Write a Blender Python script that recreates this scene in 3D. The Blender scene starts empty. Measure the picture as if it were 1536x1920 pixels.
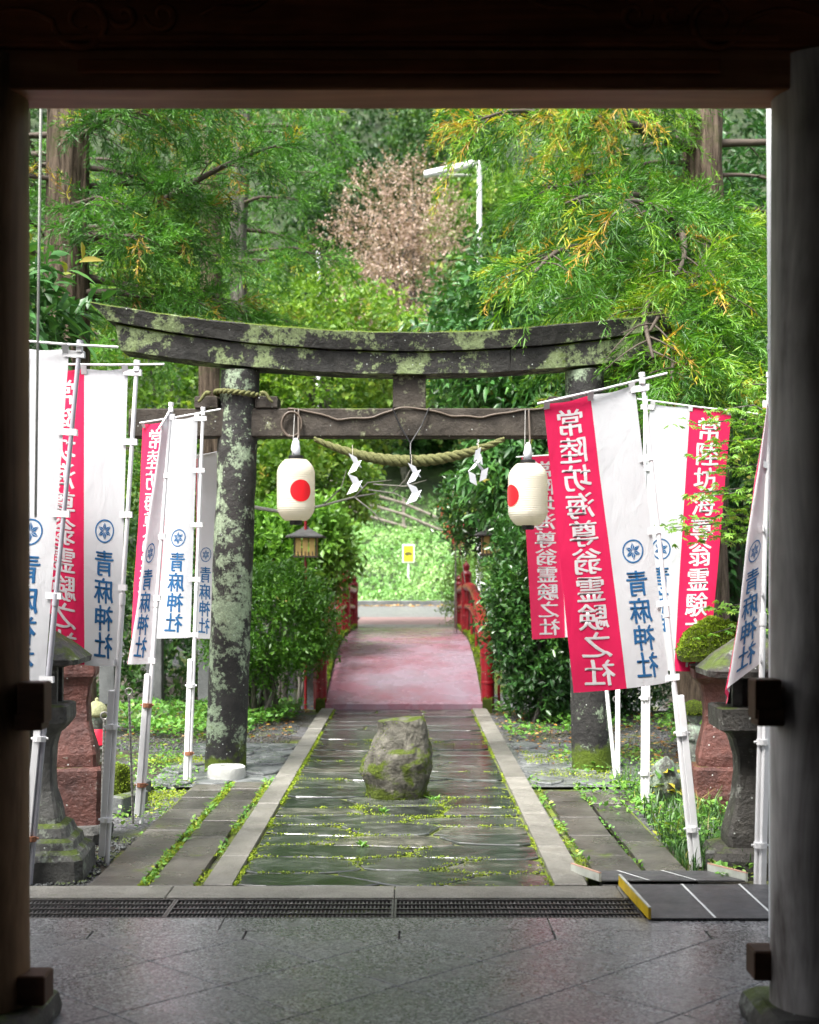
import bpy, bmesh, math, random
import numpy as np
from mathutils import Vector, Matrix, noise as mnoise

random.seed(7)
rng = np.random.default_rng(11)
scene = bpy.context.scene
COL = scene.collection
R = math.radians

# ------------------------------------------------------------------ camera, sky, sun, exposure
F_PX, EYE = 2560.0, 1.6                      # focal length in photo pixels, eye height in metres
cam_data = bpy.data.cameras.new('camera')
cam = bpy.data.objects.new('camera', cam_data)
COL.objects.link(cam)
cam.location = (0, 0, EYE)
cam.rotation_euler = (R(90), 0, 0)
cam_data.sensor_fit = 'VERTICAL'
cam_data.sensor_height = 36.0
cam_data.lens = F_PX / 1920 * 36.0
cam_data.shift_y = 120 / 1920
cam_data.shift_x = -2 / 1920
cam_data.clip_start = 0.05
cam_data.clip_end = 600
cam_data.dof.use_dof = True
cam_data.dof.focus_distance = 8.8
cam_data.dof.aperture_fstop = 2.8
scene.camera = cam

SUN_EL, SUN_AZ = 60, -138                   # overcast glow, brighter from the left
world = bpy.data.worlds.new('World')
scene.world = world
world.use_nodes = True
wn, wl = world.node_tree.nodes, world.node_tree.links
wn.clear()
sky = wn.new('ShaderNodeTexSky'); sky.sky_type = 'NISHITA'; sky.sun_disc = False
sky.sun_elevation = R(SUN_EL); sky.sun_rotation = R(SUN_AZ)
sky.air_density = 1.0; sky.dust_density = 5.0; sky.ozone_density = 1.0
hs = wn.new('ShaderNodeHueSaturation'); hs.inputs['Saturation'].default_value = 0.35
bg = wn.new('ShaderNodeBackground'); bg.inputs['Strength'].default_value = 0.085
wo = wn.new('ShaderNodeOutputWorld')
wl.new(sky.outputs[0], hs.inputs['Color']); wl.new(hs.outputs[0], bg.inputs['Color']); wl.new(bg.outputs[0], wo.inputs[0])

sd = bpy.data.lights.new('sun', 'SUN')
sd.energy = 1.5; sd.angle = R(20); sd.color = (1.0, 0.97, 0.92)
sun = bpy.data.objects.new('sun', sd); COL.objects.link(sun)
sv = Vector((math.sin(R(SUN_AZ)) * math.cos(R(SUN_EL)), math.cos(R(SUN_AZ)) * math.cos(R(SUN_EL)), math.sin(R(SUN_EL))))
sun.rotation_euler = (-sv).to_track_quat('-Z', 'Y').to_euler()
sun.location = (0, 5, 30)

vs = scene.view_settings
vs.view_transform = 'Standard'; vs.look = 'None'; vs.gamma = 1.0; vs.use_curve_mapping = False
vs.exposure = 2.5
scene.render.engine = 'CYCLES'
cy = scene.cycles
cy.use_denoising = True
cy.max_bounces = 7; cy.diffuse_bounces = 4; cy.glossy_bounces = 3; cy.transmission_bounces = 4; cy.transparent_max_bounces = 4
cy.caustics_reflective = False; cy.caustics_refractive = False
cy.sample_clamp_indirect = 6.0

# ------------------------------------------------------------------ helpers
def at(px, py, d):
    """photo position seen at distance d (metres) -> place in the world"""
    return Vector(((px - 770) / F_PX * d, d, EYE + (1080 - py) / F_PX * d))

def ground_at(px, py):
    d = F_PX * EYE / (py - 1080)
    return Vector(((px - 770) / F_PX * d, d, 0.0))

def setp(o, label=None, cat=None, group=None, kind=None):
    if label: o['label'] = label
    if cat: o['category'] = cat
    if group: o['group'] = group
    if kind: o['kind'] = kind
    return o

def thing(name, label, cat, loc=(0, 0, 0), group=None):
    o = bpy.data.objects.new(name, None)
    COL.objects.link(o)
    o.empty_display_size = 0.2
    o.location = loc
    return setp(o, label, cat, group)

WLOC = {}
def wloc(o):
    p = Vector(o.location)
    while o.parent:
        o = o.parent
        p = p + Vector(o.location)
    return p

def link_mesh(name, me, mat, parent=None, loc=(0, 0, 0)):
    o = bpy.data.objects.new(name, me)
    COL.objects.link(o)
    o.location = loc
    if parent: o.parent = parent
    return o

def mesh_arrays(name, V, faces, mats, smooth=False, tint=None, mi=None):
    """V (n,3); faces: list of (m,k) int arrays"""
    me = bpy.data.meshes.new(name)
    V = np.asarray(V, dtype=np.float32)
    me.vertices.add(len(V)); me.vertices.foreach_set('co', V.ravel())
    loops = np.concatenate([np.asarray(f, dtype=np.int32).ravel() for f in faces])
    tot = np.concatenate([np.full(len(f), np.asarray(f).shape[1], dtype=np.int32) for f in faces])
    start = np.concatenate([[0], np.cumsum(tot)[:-1]]).astype(np.int32)
    me.loops.add(len(loops)); me.loops.foreach_set('vertex_index', loops)
    me.polygons.add(len(tot)); me.polygons.foreach_set('loop_start', start); me.polygons.foreach_set('loop_total', tot)
    if smooth: me.polygons.foreach_set('use_smooth', np.ones(len(tot), dtype=bool))
    if mi is not None: me.polygons.foreach_set('material_index', np.asarray(mi, dtype=np.int32))
    me.update(calc_edges=True)
    if tint is not None:
        a = me.attributes.new('tint', 'FLOAT', 'POINT'); a.data.foreach_set('value', np.asarray(tint, dtype=np.float32))
    for m in (mats if isinstance(mats, (list, tuple)) else [mats]): me.materials.append(m)
    return me

class MB:
    """collects shapes in world space; build() links them as one mesh"""
    def __init__(s): s.v = []; s.f = []; s.m = []
    def add(s, vs_, fs, mi=0):
        b = len(s.v)
        s.v += [tuple(p) for p in vs_]
        for f in fs: s.f.append(tuple(i + b for i in f)); s.m.append(mi)
        return s
    def box(s, c, size, rz=0, M=None, mi=0, bevel=0.0):
        x, y, z = [k / 2 for k in size]
        if bevel > 0:
            b = min(bevel, x * .9, y * .9, z * .9)
            ring = lambda hx, hy, zz, cc: [(hx - cc, -hy, zz), (hx, -hy + cc, zz), (hx, hy - cc, zz), (hx - cc, hy, zz), (-hx + cc, hy, zz), (-hx, hy - cc, zz), (-hx, -hy + cc, zz), (-hx + cc, -hy, zz)]
            P = ring(x - b, y - b, -z, b * .4) + ring(x, y, -z + b, b * .6) + ring(x, y, z - b, b * .6) + ring(x - b, y - b, z, b * .4)
            F = [tuple(range(7, -1, -1)), tuple(range(24, 32))]
            for k in range(3):
                for i in range(8):
                    F.append((k * 8 + i, k * 8 + (i + 1) % 8, (k + 1) * 8 + (i + 1) % 8, (k + 1) * 8 + i))
        else:
            P = [(-x, -y, -z), (x, -y, -z), (x, y, -z), (-x, y, -z), (-x, -y, z), (x, -y, z), (x, y, z), (-x, y, z)]
            F = [(3, 2, 1, 0), (4, 5, 6, 7), (0, 1, 5, 4), (1, 2, 6, 5), (2, 3, 7, 6), (3, 0, 4, 7)]
        Q = M if M is not None else Matrix.Rotation(rz, 3, 'Z')
        c = Vector(c)
        return s.add([Q @ Vector(p) + c for p in P], F, mi)
    def tube(s, path, r, n=8, cap=True, mi=0, ridge=0.0, rs=0):
        path = [Vector(p) for p in path]
        k = len(path)
        rr = r if isinstance(r, (list, tuple)) else [r] * k
        t = [(path[min(i + 1, k - 1)] - path[max(i - 1, 0)]).normalized() for i in range(k)]
        u = t[0].orthogonal().normalized()
        V = []; F = []
        for i in range(k):
            u = (u - t[i] * u.dot(t[i])).normalized()
            w = t[i].cross(u)
            for j in range(n):
                a = 2 * math.pi * j / n
                q = rr[i]
                if ridge: q *= 1 + ridge * mnoise.noise(Vector((math.cos(a) * 6 + rs, math.sin(a) * 6, i * 0.35)))
                V.append(path[i] + (u * math.cos(a) + w * math.sin(a)) * q)
        for i in range(k - 1):
            for j in range(n):
                F.append((i * n + j, i * n + (j + 1) % n, (i + 1) * n + (j + 1) % n, (i + 1) * n + j))
        if cap:
            F.append(tuple(range(n - 1, -1, -1))); F.append(tuple(range((k - 1) * n, k * n)))
        return s.add(V, F, mi)
    def lathe(s, prof, n=24, c=(0, 0, 0), rot=0.0, mi=0, square=0.0, axis_x=1.0, axis_y=1.0):
        """prof: [(r, z)]; square > 0 makes a chamfered square section"""
        c = Vector(c); V = []; F = []
        if square > 0:
            ang = []
            q = square
            ring = [(1 - q, -1), (1, -1 + q), (1, 1 - q), (1 - q, 1), (-1 + q, 1), (-1, 1 - q), (-1, -1 + q), (-1 + q, -1)]
            n = 8
        else:
            ring = [(math.cos(2 * math.pi * j / n), math.sin(2 * math.pi * j / n)) for j in range(n)]
        cr, sr = math.cos(rot), math.sin(rot)
        for r, z in prof:
            for x, y in ring:
                x2, y2 = x * r * axis_x, y * r * axis_y
                V.append((c.x + x2 * cr - y2 * sr, c.y + x2 * sr + y2 * cr, c.z + z))
        for i in range(len(prof) - 1):
            for j in range(n):
                F.append((i * n + j, i * n + (j + 1) % n, (i + 1) * n + (j + 1) % n, (i + 1) * n + j))
        F.append(tuple(range(n - 1, -1, -1))); F.append(tuple(range((len(prof) - 1) * n, len(prof) * n)))
        return s.add(V, F, mi)
    def prism(s, poly, z0, z1, inset=0.0, mi=0):
        """poly: ccw list of (x, y)"""
        n = len(poly)
        cx = sum(p[0] for p in poly) / n; cyy = sum(p[1] for p in poly) / n
        V = [(x, y, z0) for x, y in poly]
        if inset > 0:
            V += [(x, y, z1 - inset) for x, y in poly]
            for x, y in poly:
                dx, dy = cx - x, cyy - y; l = math.hypot(dx, dy) or 1
                V.append((x + dx / l * inset * 1.3, y + dy / l * inset * 1.3, z1))
            k = 3
        else:
            V += [(x, y, z1) for x, y in poly]; k = 2
        F = [tuple(range((k - 1) * n, k * n))]
        for q in range(k - 1):
            for i in range(n):
                F.append((q * n + i, q * n + (i + 1) % n, (q + 1) * n + (i + 1) % n, (q + 1) * n + i))
        return s.add(V, F, mi)
    def jitter(s, amp, scale=8.0, seed=0.0):
        o = Vector((seed, seed * 2.3, -seed))
        s.v = [tuple(Vector(p) + amp * Vector(mnoise.noise_vector(Vector(p) * scale + o))) for p in s.v]
        return s
    def build(s, name, mats, parent=None, origin=None, smooth=False):
        if parent is not None: off = wloc(parent)
        else: off = Vector(origin) if origin is not None else Vector((0, 0, 0))
        me = bpy.data.meshes.new(name)
        me.from_pydata([(p[0] - off.x, p[1] - off.y, p[2] - off.z) for p in s.v], [], s.f)
        for m in (mats if isinstance(mats, (list, tuple)) else [mats]): me.materials.append(m)
        me.polygons.foreach_set('material_index', s.m)
        if smooth is True: me.polygons.foreach_set('use_smooth', [True] * len(s.f))
        me.update()
        o = bpy.data.objects.new(name, me); COL.objects.link(o)
        if parent is not None: o.parent = parent
        else: o.location = off
        if smooth == 'auto':
            bm = bmesh.new(); bm.from_mesh(me)
            for f in bm.faces: f.smooth = True
            for e in bm.edges:
                if len(e.link_faces) == 2 and e.calc_face_angle(0) > R(38): e.smooth = False
            bm.to_mesh(me); bm.free()
        return o

def copy_tree(o, parent=None):
    c = o.copy(); COL.objects.link(c); c.parent = parent
    for ch in [x for x in o.children]: copy_tree(ch, c)
    return c

# ------------------------------------------------------------------ materials
class NT:
    def __init__(s, name):
        s.mat = bpy.data.materials.new(name); s.mat.use_nodes = True
        s.t = s.mat.node_tree; s.n = s.t.nodes; s.l = s.t.links
        s.b = s.n['Principled BSDF']; s.out = s.n['Material Output']
        s._p = None
    def pos(s):
        if s._p is None: s._p = s.n.new('ShaderNodeNewGeometry')
        return s._p.outputs['Position']
    def nrm(s):
        s.pos(); return s._p.outputs['Normal']
    def scaled(s, v):
        m = s.n.new('ShaderNodeVectorMath'); m.operation = 'MULTIPLY'
        s.l.new(s.pos(), m.inputs[0]); m.inputs[1].default_value = v
        return m.outputs[0]
    def noise(s, scale, detail=5, rough=.6, vec=None, dist=0.0):
        x = s.n.new('ShaderNodeTexNoise'); x.inputs['Scale'].default_value = scale; x.inputs['Detail'].default_value = detail
        x.inputs['Roughness'].default_value = rough; x.inputs['Distortion'].default_value = dist
        s.l.new(vec if vec is not None else s.pos(), x.inputs['Vector'])
        return x.outputs['Fac']
    def voro(s, scale, feature='F1', out='Distance', vec=None):
        x = s.n.new('ShaderNodeTexVoronoi'); x.feature = feature; x.inputs['Scale'].default_value = scale
        s.l.new(vec if vec is not None else s.pos(), x.inputs['Vector'])
        return x.outputs[out]
    def ramp(s, fac, stops, interp='LINEAR'):
        x = s.n.new('ShaderNodeValToRGB'); x.color_ramp.interpolation = interp
        e = x.color_ramp.elements
        while len(e) < len(stops): e.new(0.5)
        for k, (p, c) in enumerate(stops):
            e[k].position = p
            if isinstance(c, (int, float)): c = (c, c, c)
            e[k].color = (c[0], c[1], c[2], 1)
        s.l.new(fac, x.inputs[0])
        return x.outputs[0]
    def mix(s, fac, a, b, mode='MIX'):
        x = s.n.new('ShaderNodeMix'); x.data_type = 'RGBA'; x.blend_type = mode
        for sock, val in ((x.inputs[0], fac), (x.inputs[6], a), (x.inputs[7], b)):
            if hasattr(val, 'links') or isinstance(val, bpy.types.NodeSocket): s.l.new(val, sock)
            elif isinstance(val, (int, float)) and sock == x.inputs[0]: sock.default_value = val
            else: sock.default_value = (val[0], val[1], val[2], 1) if not isinstance(val, (int, float)) else (val, val, val, 1)
        return x.outputs[2]
    def math(s, op, a, b=0.0):
        x = s.n.new('ShaderNodeMath'); x.operation = op
        for sock, val in ((x.inputs[0], a), (x.inputs[1], b)):
            if isinstance(val, bpy.types.NodeSocket): s.l.new(val, sock)
            else: sock.default_value = val
        return x.outputs[0]
    def rand(s, lo, hi):
        o = s.n.new('ShaderNodeObjectInfo'); m = s.n.new('ShaderNodeMapRange')
        m.inputs[3].default_value = lo; m.inputs[4].default_value = hi
        s.l.new(o.outputs['Random'], m.inputs[0]); return m.outputs[0]
    def attr(s, name):
        a = s.n.new('ShaderNodeAttribute'); a.attribute_name = name; return a.outputs['Fac']
    def sepz(s, v):
        x = s.n.new('ShaderNodeSeparateXYZ'); s.l.new(v, x.inputs[0]); return x.outputs[2]
    def color(s, c): s.l.new(c, s.b.inputs['Base Color']) if isinstance(c, bpy.types.NodeSocket) else setattr(s.b.inputs['Base Color'], 'default_value', (*c, 1)); return s
    def rough(s, r):
        if isinstance(r, bpy.types.NodeSocket): s.l.new(r, s.b.inputs['Roughness'])
        else: s.b.inputs['Roughness'].default_value = r
        return s
    def spec(s, v): s.b.inputs['Specular IOR Level'].default_value = v; return s
    def bump(s, h, strength=.4, dist=.01, nrm=None):
        x = s.n.new('ShaderNodeBump'); x.inputs['Strength'].default_value = strength; x.inputs['Distance'].default_value = dist
        s.l.new(h, x.inputs['Height'])
        if nrm is not None: s.l.new(nrm, x.inputs['Normal'])
        s.l.new(x.outputs[0], s.b.inputs['Normal']); return x.outputs[0]

def simple(name, col, rough=.5, spec=.5, metal=0.0, var=0.12, vscale=12, bump=0.0, bscale=40):
    m = NT(name)
    n = m.noise(vscale, 5)
    a = tuple(max(0, k * (1 - var)) for k in col); b = tuple(min(1, k * (1 + var)) for k in col)
    m.color(m.ramp(n, [(.3, a), (.7, b)])).rough(rough).spec(spec)
    m.b.inputs['Metallic'].default_value = metal
    if bump: m.bump(m.noise(bscale, 4), bump, .01)
    return m.mat

def stone(name, lo, hi, scale=6, rough=(.5, .9), bump=.5, bscale=30, rnd=.25, moss=0.0, lichen=0.0, speck=0.0, lichen_col=(.42, .5, .36), moss_col=(.10, .15, .012), spec=.5, foot=0.0):
    m = NT(name)
    n = m.noise(scale, 8, .65)
    c = m.ramp(n, [(.28, lo), (.72, hi)])
    if speck:
        c = m.mix(speck, c, m.ramp(m.noise(170, 2, .7), [(.3, .12), (.7, .95)]), 'OVERLAY')
    if rnd:
        c = m.mix(1.0, c, m.ramp(m.rand(0, 1), [(0, 1 - rnd), (1, 1.0)]), 'MULTIPLY')
    if lichen:
        f = m.math('ADD', m.math('ADD', m.math('MULTIPLY', m.noise(2.6, 3, .5), .36), m.math('MULTIPLY', m.noise(9, 4, .6), .34)), m.math('MULTIPLY', m.noise(34, 6, .75), .30))
        lf = m.ramp(f, [(.572 - lichen, 0), (.60 - lichen, .7), (.63 - lichen, 1)])
        lc = m.ramp(m.noise(60, 5, .8), [(.3, tuple(k * .42 for k in lichen_col)), (.62, lichen_col), (.8, (.62, .66, .56))])
        c = m.mix(lf, c, lc)
        sp = m.ramp(m.voro(14, vec=None), [(.05, 1), (.085, 0)])
        c = m.mix(m.math('MULTIPLY', sp, .75), c, (.6, .64, .6))
    if moss:
        z = m.sepz(m.nrm())
        f = m.math('ADD', m.noise(2.6, 6, .7), m.math('MULTIPLY', z, .22))
        if foot:                                        # moss creeping up from the damp ground
            fz = m.n.new('ShaderNodeMapRange'); fz.inputs[1].default_value = foot; fz.inputs[2].default_value = 0.0; fz.inputs[3].default_value = 0.0; fz.inputs[4].default_value = .35
            m.l.new(m.sepz(m.pos()), fz.inputs[0]); f = m.math('ADD', f, fz.outputs[0])
        mf = m.ramp(f, [(.72 - moss, 0), (.80 - moss, 1)])
        c = m.mix(mf, c, m.ramp(m.noise(50, 4, .8), [(.3, tuple(k * .35 for k in moss_col)), (.7, moss_col)]))
    m.color(c).spec(spec)
    m.rough(m.ramp(m.noise(scale * 1.7, 5), [(.3, rough[0]), (.7, rough[1])]))
    m.bump(m.math('ADD', m.noise(bscale, 8, .7), m.math('MULTIPLY', m.noise(bscale * .2, 4), 1.2)), bump, .02)
    return m.mat

def foliage(name, stops, trans=.35, rough=.42, spec=.4, gain=1.6):
    m = NT(name)
    t = m.attr('tint')
    c = m.ramp(t, stops)
    c = m.mix(.35, c, m.ramp(m.noise(1.4, 3), [(.3, .35), (.7, .65)]), 'OVERLAY')
    m.color(c).rough(rough).spec(spec)
    tr = m.n.new('ShaderNodeBsdfTranslucent')
    m.l.new(m.mix(1.0, c, (gain, gain * 1.05, gain * .55), 'MULTIPLY'), tr.inputs[0])
    mx = m.n.new('ShaderNodeMixShader'); mx.inputs[0].default_value = trans * .62
    m.l.new(m.b.outputs[0], mx.inputs[1]); m.l.new(tr.outputs[0], mx.inputs[2]); m.l.new(mx.outputs[0], m.out.inputs[0])
    return m.mat

def cloth_mat(name, col, trans=.3, var=.05):
    m = NT(name)
    n = m.noise(3, 3)
    c = m.ramp(n, [(.3, tuple(k * (1 - var) for k in col)), (.7, col)])
    m.color(c).rough(.55).spec(.35)
    m.b.inputs['Sheen Weight'].default_value = .15
    m.bump(m.math('ADD', m.noise(7, 4, .55, vec=m.scaled((1.6, 1.6, .6)), dist=.7), m.math('MULTIPLY', m.noise(30, 3, .6), .15)), .30, .02)
    tr = m.n.new('ShaderNodeBsdfTranslucent'); m.l.new(c, tr.inputs[0])
    mx = m.n.new('ShaderNodeMixShader'); mx.inputs[0].default_value = trans
    m.l.new(m.b.outputs[0], mx.inputs[1]); m.l.new(tr.outputs[0], mx.inputs[2]); m.l.new(mx.outputs[0], m.out.inputs[0])
    return m.mat

def wood(name, lo, hi, axis=(1, 1, 1), rough=.6, bump=.3):
    m = NT(name)
    v = m.scaled(axis)
    n = m.noise(6, 8, .65, vec=v, dist=.6)
    n2 = m.noise(2.2, 3)
    c = m.ramp(m.math('ADD', m.math('MULTIPLY', n, .7), m.math('MULTIPLY', n2, .3)), [(.35, lo), (.65, hi)])
    m.color(c).rough(rough).spec(.12)
    m.bump(n, bump, .01)
    return m.mat

M = {}
def wet_slate():
    m = NT('wet_slate')
    v = m.scaled((1.0, 1.5, 1.0))
    n = m.noise(5, 9, .7, vec=v, dist=.5)
    c = m.ramp(n, [(.3, (.016, .019, .018)), (.5, (.05, .056, .052)), (.66, (.13, .137, .125))])
    c = m.mix(1.0, c, m.ramp(m.rand(0, 1), [(0, (.45, .48, .47)), (.6, (.95, .97, .95)), (1, (1.5, 1.35, 1.22))]), 'MULTIPLY')
    m.color(c).rough(m.ramp(m.noise(5, 5, .6, vec=v), [(.35, .05), (.65, .22)])).spec(.7)
    m.bump(m.math('ADD', m.noise(9, 5, .6, vec=v), m.math('MULTIPLY', m.noise(2.4, 3, vec=v), .9)), .22, .02)
    return m.mat
M['slate'] = wet_slate()
def joint_mat():
    m = NT('mossy_joint')
    f = m.ramp(m.noise(7, 6, .75), [(.38, 0), (.52, 1)])
    moss = m.ramp(m.noise(60, 4, .8), [(.3, (.05, .085, .005)), (.7, (.22, .28, .015))])
    mort = m.ramp(m.noise(20, 5), [(.3, (.05, .05, .043)), (.7, (.15, .145, .125))])
    m.color(m.mix(f, mort, moss)).rough(.75)
    m.bump(m.noise(70, 4, .8), .8, .02)
    return m.mat
M['joint'] = joint_mat()
def granite_floor():
    m = NT('granite_floor')
    vb = m.n.new('ShaderNodeSeparateColor'); m.l.new(m.voro(125, out='Color'), vb.inputs[0])
    f = m.math('ADD', m.math('ADD', m.math('MULTIPLY', m.noise(30, 4, .85), .35), m.math('MULTIPLY', m.noise(110, 2, .8), .30)), m.math('MULTIPLY', vb.outputs[0], .35))
    c = m.ramp(f, [(.28, (.03, .03, .032)), (.42, (.13, .13, .134)), (.55, (.22, .22, .225)), (.68, (.40, .40, .40))])
    c = m.mix(.5, c, m.ramp(m.noise(1.6, 5), [(.3, .36), (.7, .62)]), 'OVERLAY')
    c = m.mix(1.0, c, m.ramp(m.rand(0, 1), [(0, .88), (1, 1.0)]), 'MULTIPLY')
    m.color(c).rough(m.ramp(m.noise(2.3, 5), [(.35, .20), (.65, .32)])).spec(.5)
    m.bump(m.noise(140, 3, .7), .12, .004); m.spec(.75)
    return m.mat
M['granite'] = granite_floor()
M['grout'] = simple('dark_grout', (.035, .033, .03), .9)
M['kerb'] = stone('granite_kerb', (.13, .125, .108), (.25, .24, .21), 3, (.3, .6), .4, 60, .25, speck=.75, moss=-.14)
M['slab'] = stone('grey_slab', (.035, .033, .029), (.15, .14, .12), 2.2, (.15, .5), .35, 40, .6, speck=.4, moss=-.10)
M['torii'] = stone('lichened_torii_stone', (.012, .012, .011), (.05, .048, .043), 5, (.45, .9), .7, 30, 0, moss=.13, lichen=.06, lichen_col=(.27, .34, .16), spec=.25)
M['torii_column'] = stone('lichened_column_stone', (.012, .012, .012), (.05, .048, .045), 5, (.45, .9), .7, 30, 0, moss=.02, lichen=.058, lichen_col=(.33, .42, .28), spec=.25, foot=.45)
M['torii_beam'] = stone('weathered_torii_beam', (.018, .015, .012), (.075, .063, .05), 4, (.5, .9), .6, 26, 0, moss=-.02, lichen=.015, lichen_col=(.22, .23, .14), spec=.25)
M['rock'] = stone('standing_rock_stone', (.018, .017, .013), (.20, .19, .155), 11, (.55, .95), 1.0, 45, 0, moss=.05, moss_col=(.09, .125, .012), spec=.25, foot=.55)
M['red_stone'] = stone('reddish_stone', (.045, .014, .011), (.17, .058, .042), 7, (.35, .8), .9, 34, .15, moss=.04, lichen=-.01, lichen_col=(.30, .26, .22))
M['grey_stone'] = stone('grey_lichened_stone', (.03, .03, .028), (.13, .13, .12), 7, (.5, .9), .8, 36, .1, moss=.05, lichen=.03, lichen_col=(.30, .34, .27))
M['dark_stone'] = stone('dark_stone', (.022, .02, .018), (.085, .078, .066), 7, (.35, .8), .9, 34, .1, moss=.03, lichen=.015, lichen_col=(.30, .31, .27))
M['statue'] = stone('lichened_statue_stone', (.05, .052, .045), (.20, .205, .18), 9, (.6, .9), .8, 50, .1, moss=.04, lichen=.08, lichen_col=(.30, .38, .29))
M['post_stone'] = stone('stone_fence_post', (.05, .055, .055), (.17, .18, .175), 3, (.5, .9), .4, 60, .3, speck=.3, moss=.05)
def moss_mat():
    m = NT('moss')
    c = m.ramp(m.math('ADD', m.math('MULTIPLY', m.noise(70, 5, .8), .6), m.math('MULTIPLY', m.noise(6, 4), .4)), [(.36, (.018, .028, .003)), (.5, (.055, .078, .007)), (.66, (.13, .16, .018))])
    m.color(c).rough(.9).spec(.2); m.bump(m.noise(90, 5, .8), 1.0, .03)
    return m.mat
M['moss'] = moss_mat()
def soil():
    m = NT('soil_and_gravel')
    g = m.ramp(m.voro(55, out='Color'), [(.2, (.035, .035, .037)), (.8, (.16, .16, .165))])
    s_ = m.ramp(m.noise(9, 7, .7), [(.3, (.02, .017, .012)), (.7, (.075, .06, .042))])
    c = m.mix(m.ramp(m.noise(.7, 4), [(.46, 0), (.56, 1)]), g, s_)
    mo = m.ramp(m.noise(40, 4, .8), [(.3, (.04, .06, .006)), (.7, (.17, .21, .02))])
    c = m.mix(m.ramp(m.noise(1.1, 6, .7), [(.54, 0), (.60, 1)]), c, mo)
    sy = m.n.new('ShaderNodeSeparateXYZ'); m.l.new(m.pos(), sy.inputs[0])
    mr = m.n.new('ShaderNodeMapRange'); mr.inputs[1].default_value = 33; mr.inputs[2].default_value = 37; m.l.new(sy.outputs[1], mr.inputs[0])
    gr = m.ramp(m.noise(1.2, 6), [(.3, (.012, .025, .006)), (.7, (.04, .075, .015))])
    c = m.mix(mr.outputs[0], c, gr)
    m.color(c).rough(m.ramp(m.noise(1.5, 4), [(.4, .35), (.6, .85)]))
    m.bump(m.math('ADD', m.voro(55), m.noise(25, 5)), .8, .02)
    return m.mat
M['soil'] = soil()
def wet_rubble():
    m = NT('wet_broken_paving')
    c = m.ramp(m.noise(5, 8, .7), [(.3, (.05, .055, .055)), (.5, (.13, .14, .14)), (.7, (.26, .27, .26))])
    m.color(c).rough(m.ramp(m.noise(3, 5), [(.4, .12), (.6, .5)])).spec(.6)
    m.bump(m.noise(18, 7, .7), .7, .03)
    return m.mat
M['rubble'] = wet_rubble()
M['pillar_wood'] = wood('pale_pillar_wood', (.15, .13, .12), (.78, .735, .70), (1.2, 1.2, .16), .5, .35)  # weathered wood, made paler than the left pillar to stand in for outside light
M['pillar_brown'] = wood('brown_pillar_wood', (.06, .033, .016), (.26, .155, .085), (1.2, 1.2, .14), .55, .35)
M['lintel_wood'] = wood('lintel_wood', (.15, .055, .024), (.42, .19, .095), (.12, 1, 1.5), .5, .3)
M['beam_wood'] = wood('carved_beam_wood', (.10, .024, .009), (.34, .105, .04), (.12, 1, 1.2), .45, .3)
M['dark_wood'] = wood('dark_wood', (.035, .018, .012), (.12, .065, .042), (.2, 1, 1), .5, .2)
M['room'] = simple('interior_boards', (.028, .016, .010), .9)
M['red_paint'] = stone('red_bridge_paint', (.15, .003, .008), (.27, .007, .014), 7, (.2, .5), .15, 60, .1, lichen=-.13, lichen_col=(.5, .3, .28))
def deck():
    m = NT('wet_red_bridge_deck')
    f = m.math('ADD', m.math('MULTIPLY', m.noise(.9, 4, .6), .7), m.math('MULTIPLY', m.noise(14, 6, .7), .3))
    c = m.ramp(f, [(.30, (.24, .06, .085)), (.45, (.24, .115, .15)), (.60, (.25, .19, .235))])
    m.color(c).rough(m.ramp(m.noise(3, 5), [(.4, .18), (.6, .36)])).spec(.6)
    m.bump(m.noise(50, 5, .7), .3, .01)
    return m.mat
M['deck'] = deck()
M['mortar_strip'] = M['moss']
M['far_pave'] = simple('pink_paving', (.27, .17, .165), .5, var=.2, vscale=4)
M['far_stone'] = stone('pale_paving_stone', (.26, .25, .22), (.42, .40, .36), 5, (.3, .6), .3, 60, .2)
M['asphalt'] = stone('wet_asphalt', (.12, .12, .125), (.2, .2, .205), 6, (.25, .5), .3, 90, 0)
M['white_pole'] = simple('white_pole_paint', (.74, .74, .75), .35, var=.05)
M['grey_pole'] = simple('grey_pole_paint', (.36, .36, .40), .35, var=.1)
M['rust'] = simple('rusty_clamp', (.25, .1, .05), .7, var=.4, vscale=60)
M['steel'] = simple('grey_steel', (.30, .29, .27), .45, metal=.7, var=.25, vscale=30)
M['grate'] = simple('drain_grate_steel', (.16, .155, .15), .4, metal=.6, var=.35, vscale=30)
M['black'] = simple('black_plastic', (.012, .012, .013), .4)
M['pit'] = simple('drain_pit', (.012, .012, .012), .9)
M['flag_white'] = cloth_mat('white_flag_cloth', (.67, .68, .705), .3)
M['flag_red'] = cloth_mat('red_flag_cloth', (.68, .008, .085), .25)
M['ink_blue'] = cloth_mat('blue_flag_print', (.016, .13, .32), .15, .2)
M['ink_white'] = cloth_mat('white_flag_print', (.70, .69, .70), .2)
M['paper'] = cloth_mat('lantern_paper', (.84, .80, .68), .45, .04)
M['disc_red'] = cloth_mat('red_disc_print', (.72, .004, .012), .3)
M['shide'] = cloth_mat('white_folded_paper', (.78, .80, .84), .3)
M['rope'] = None
def rope_mat():
    m = NT('straw_rope')
    v = m.scaled((1, 1, 1))
    n = m.noise(60, 5, .8, vec=v)
    m.color(m.ramp(n, [(.3, (.055, .058, .02)), (.7, (.20, .205, .085))])).rough(.8).spec(.2)
    m.bump(n, .7, .01)
    return m.mat
M['rope'] = rope_mat()
M['cable'] = simple('brown_cable', (.10, .075, .055), .5)
M['bark'] = None
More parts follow.
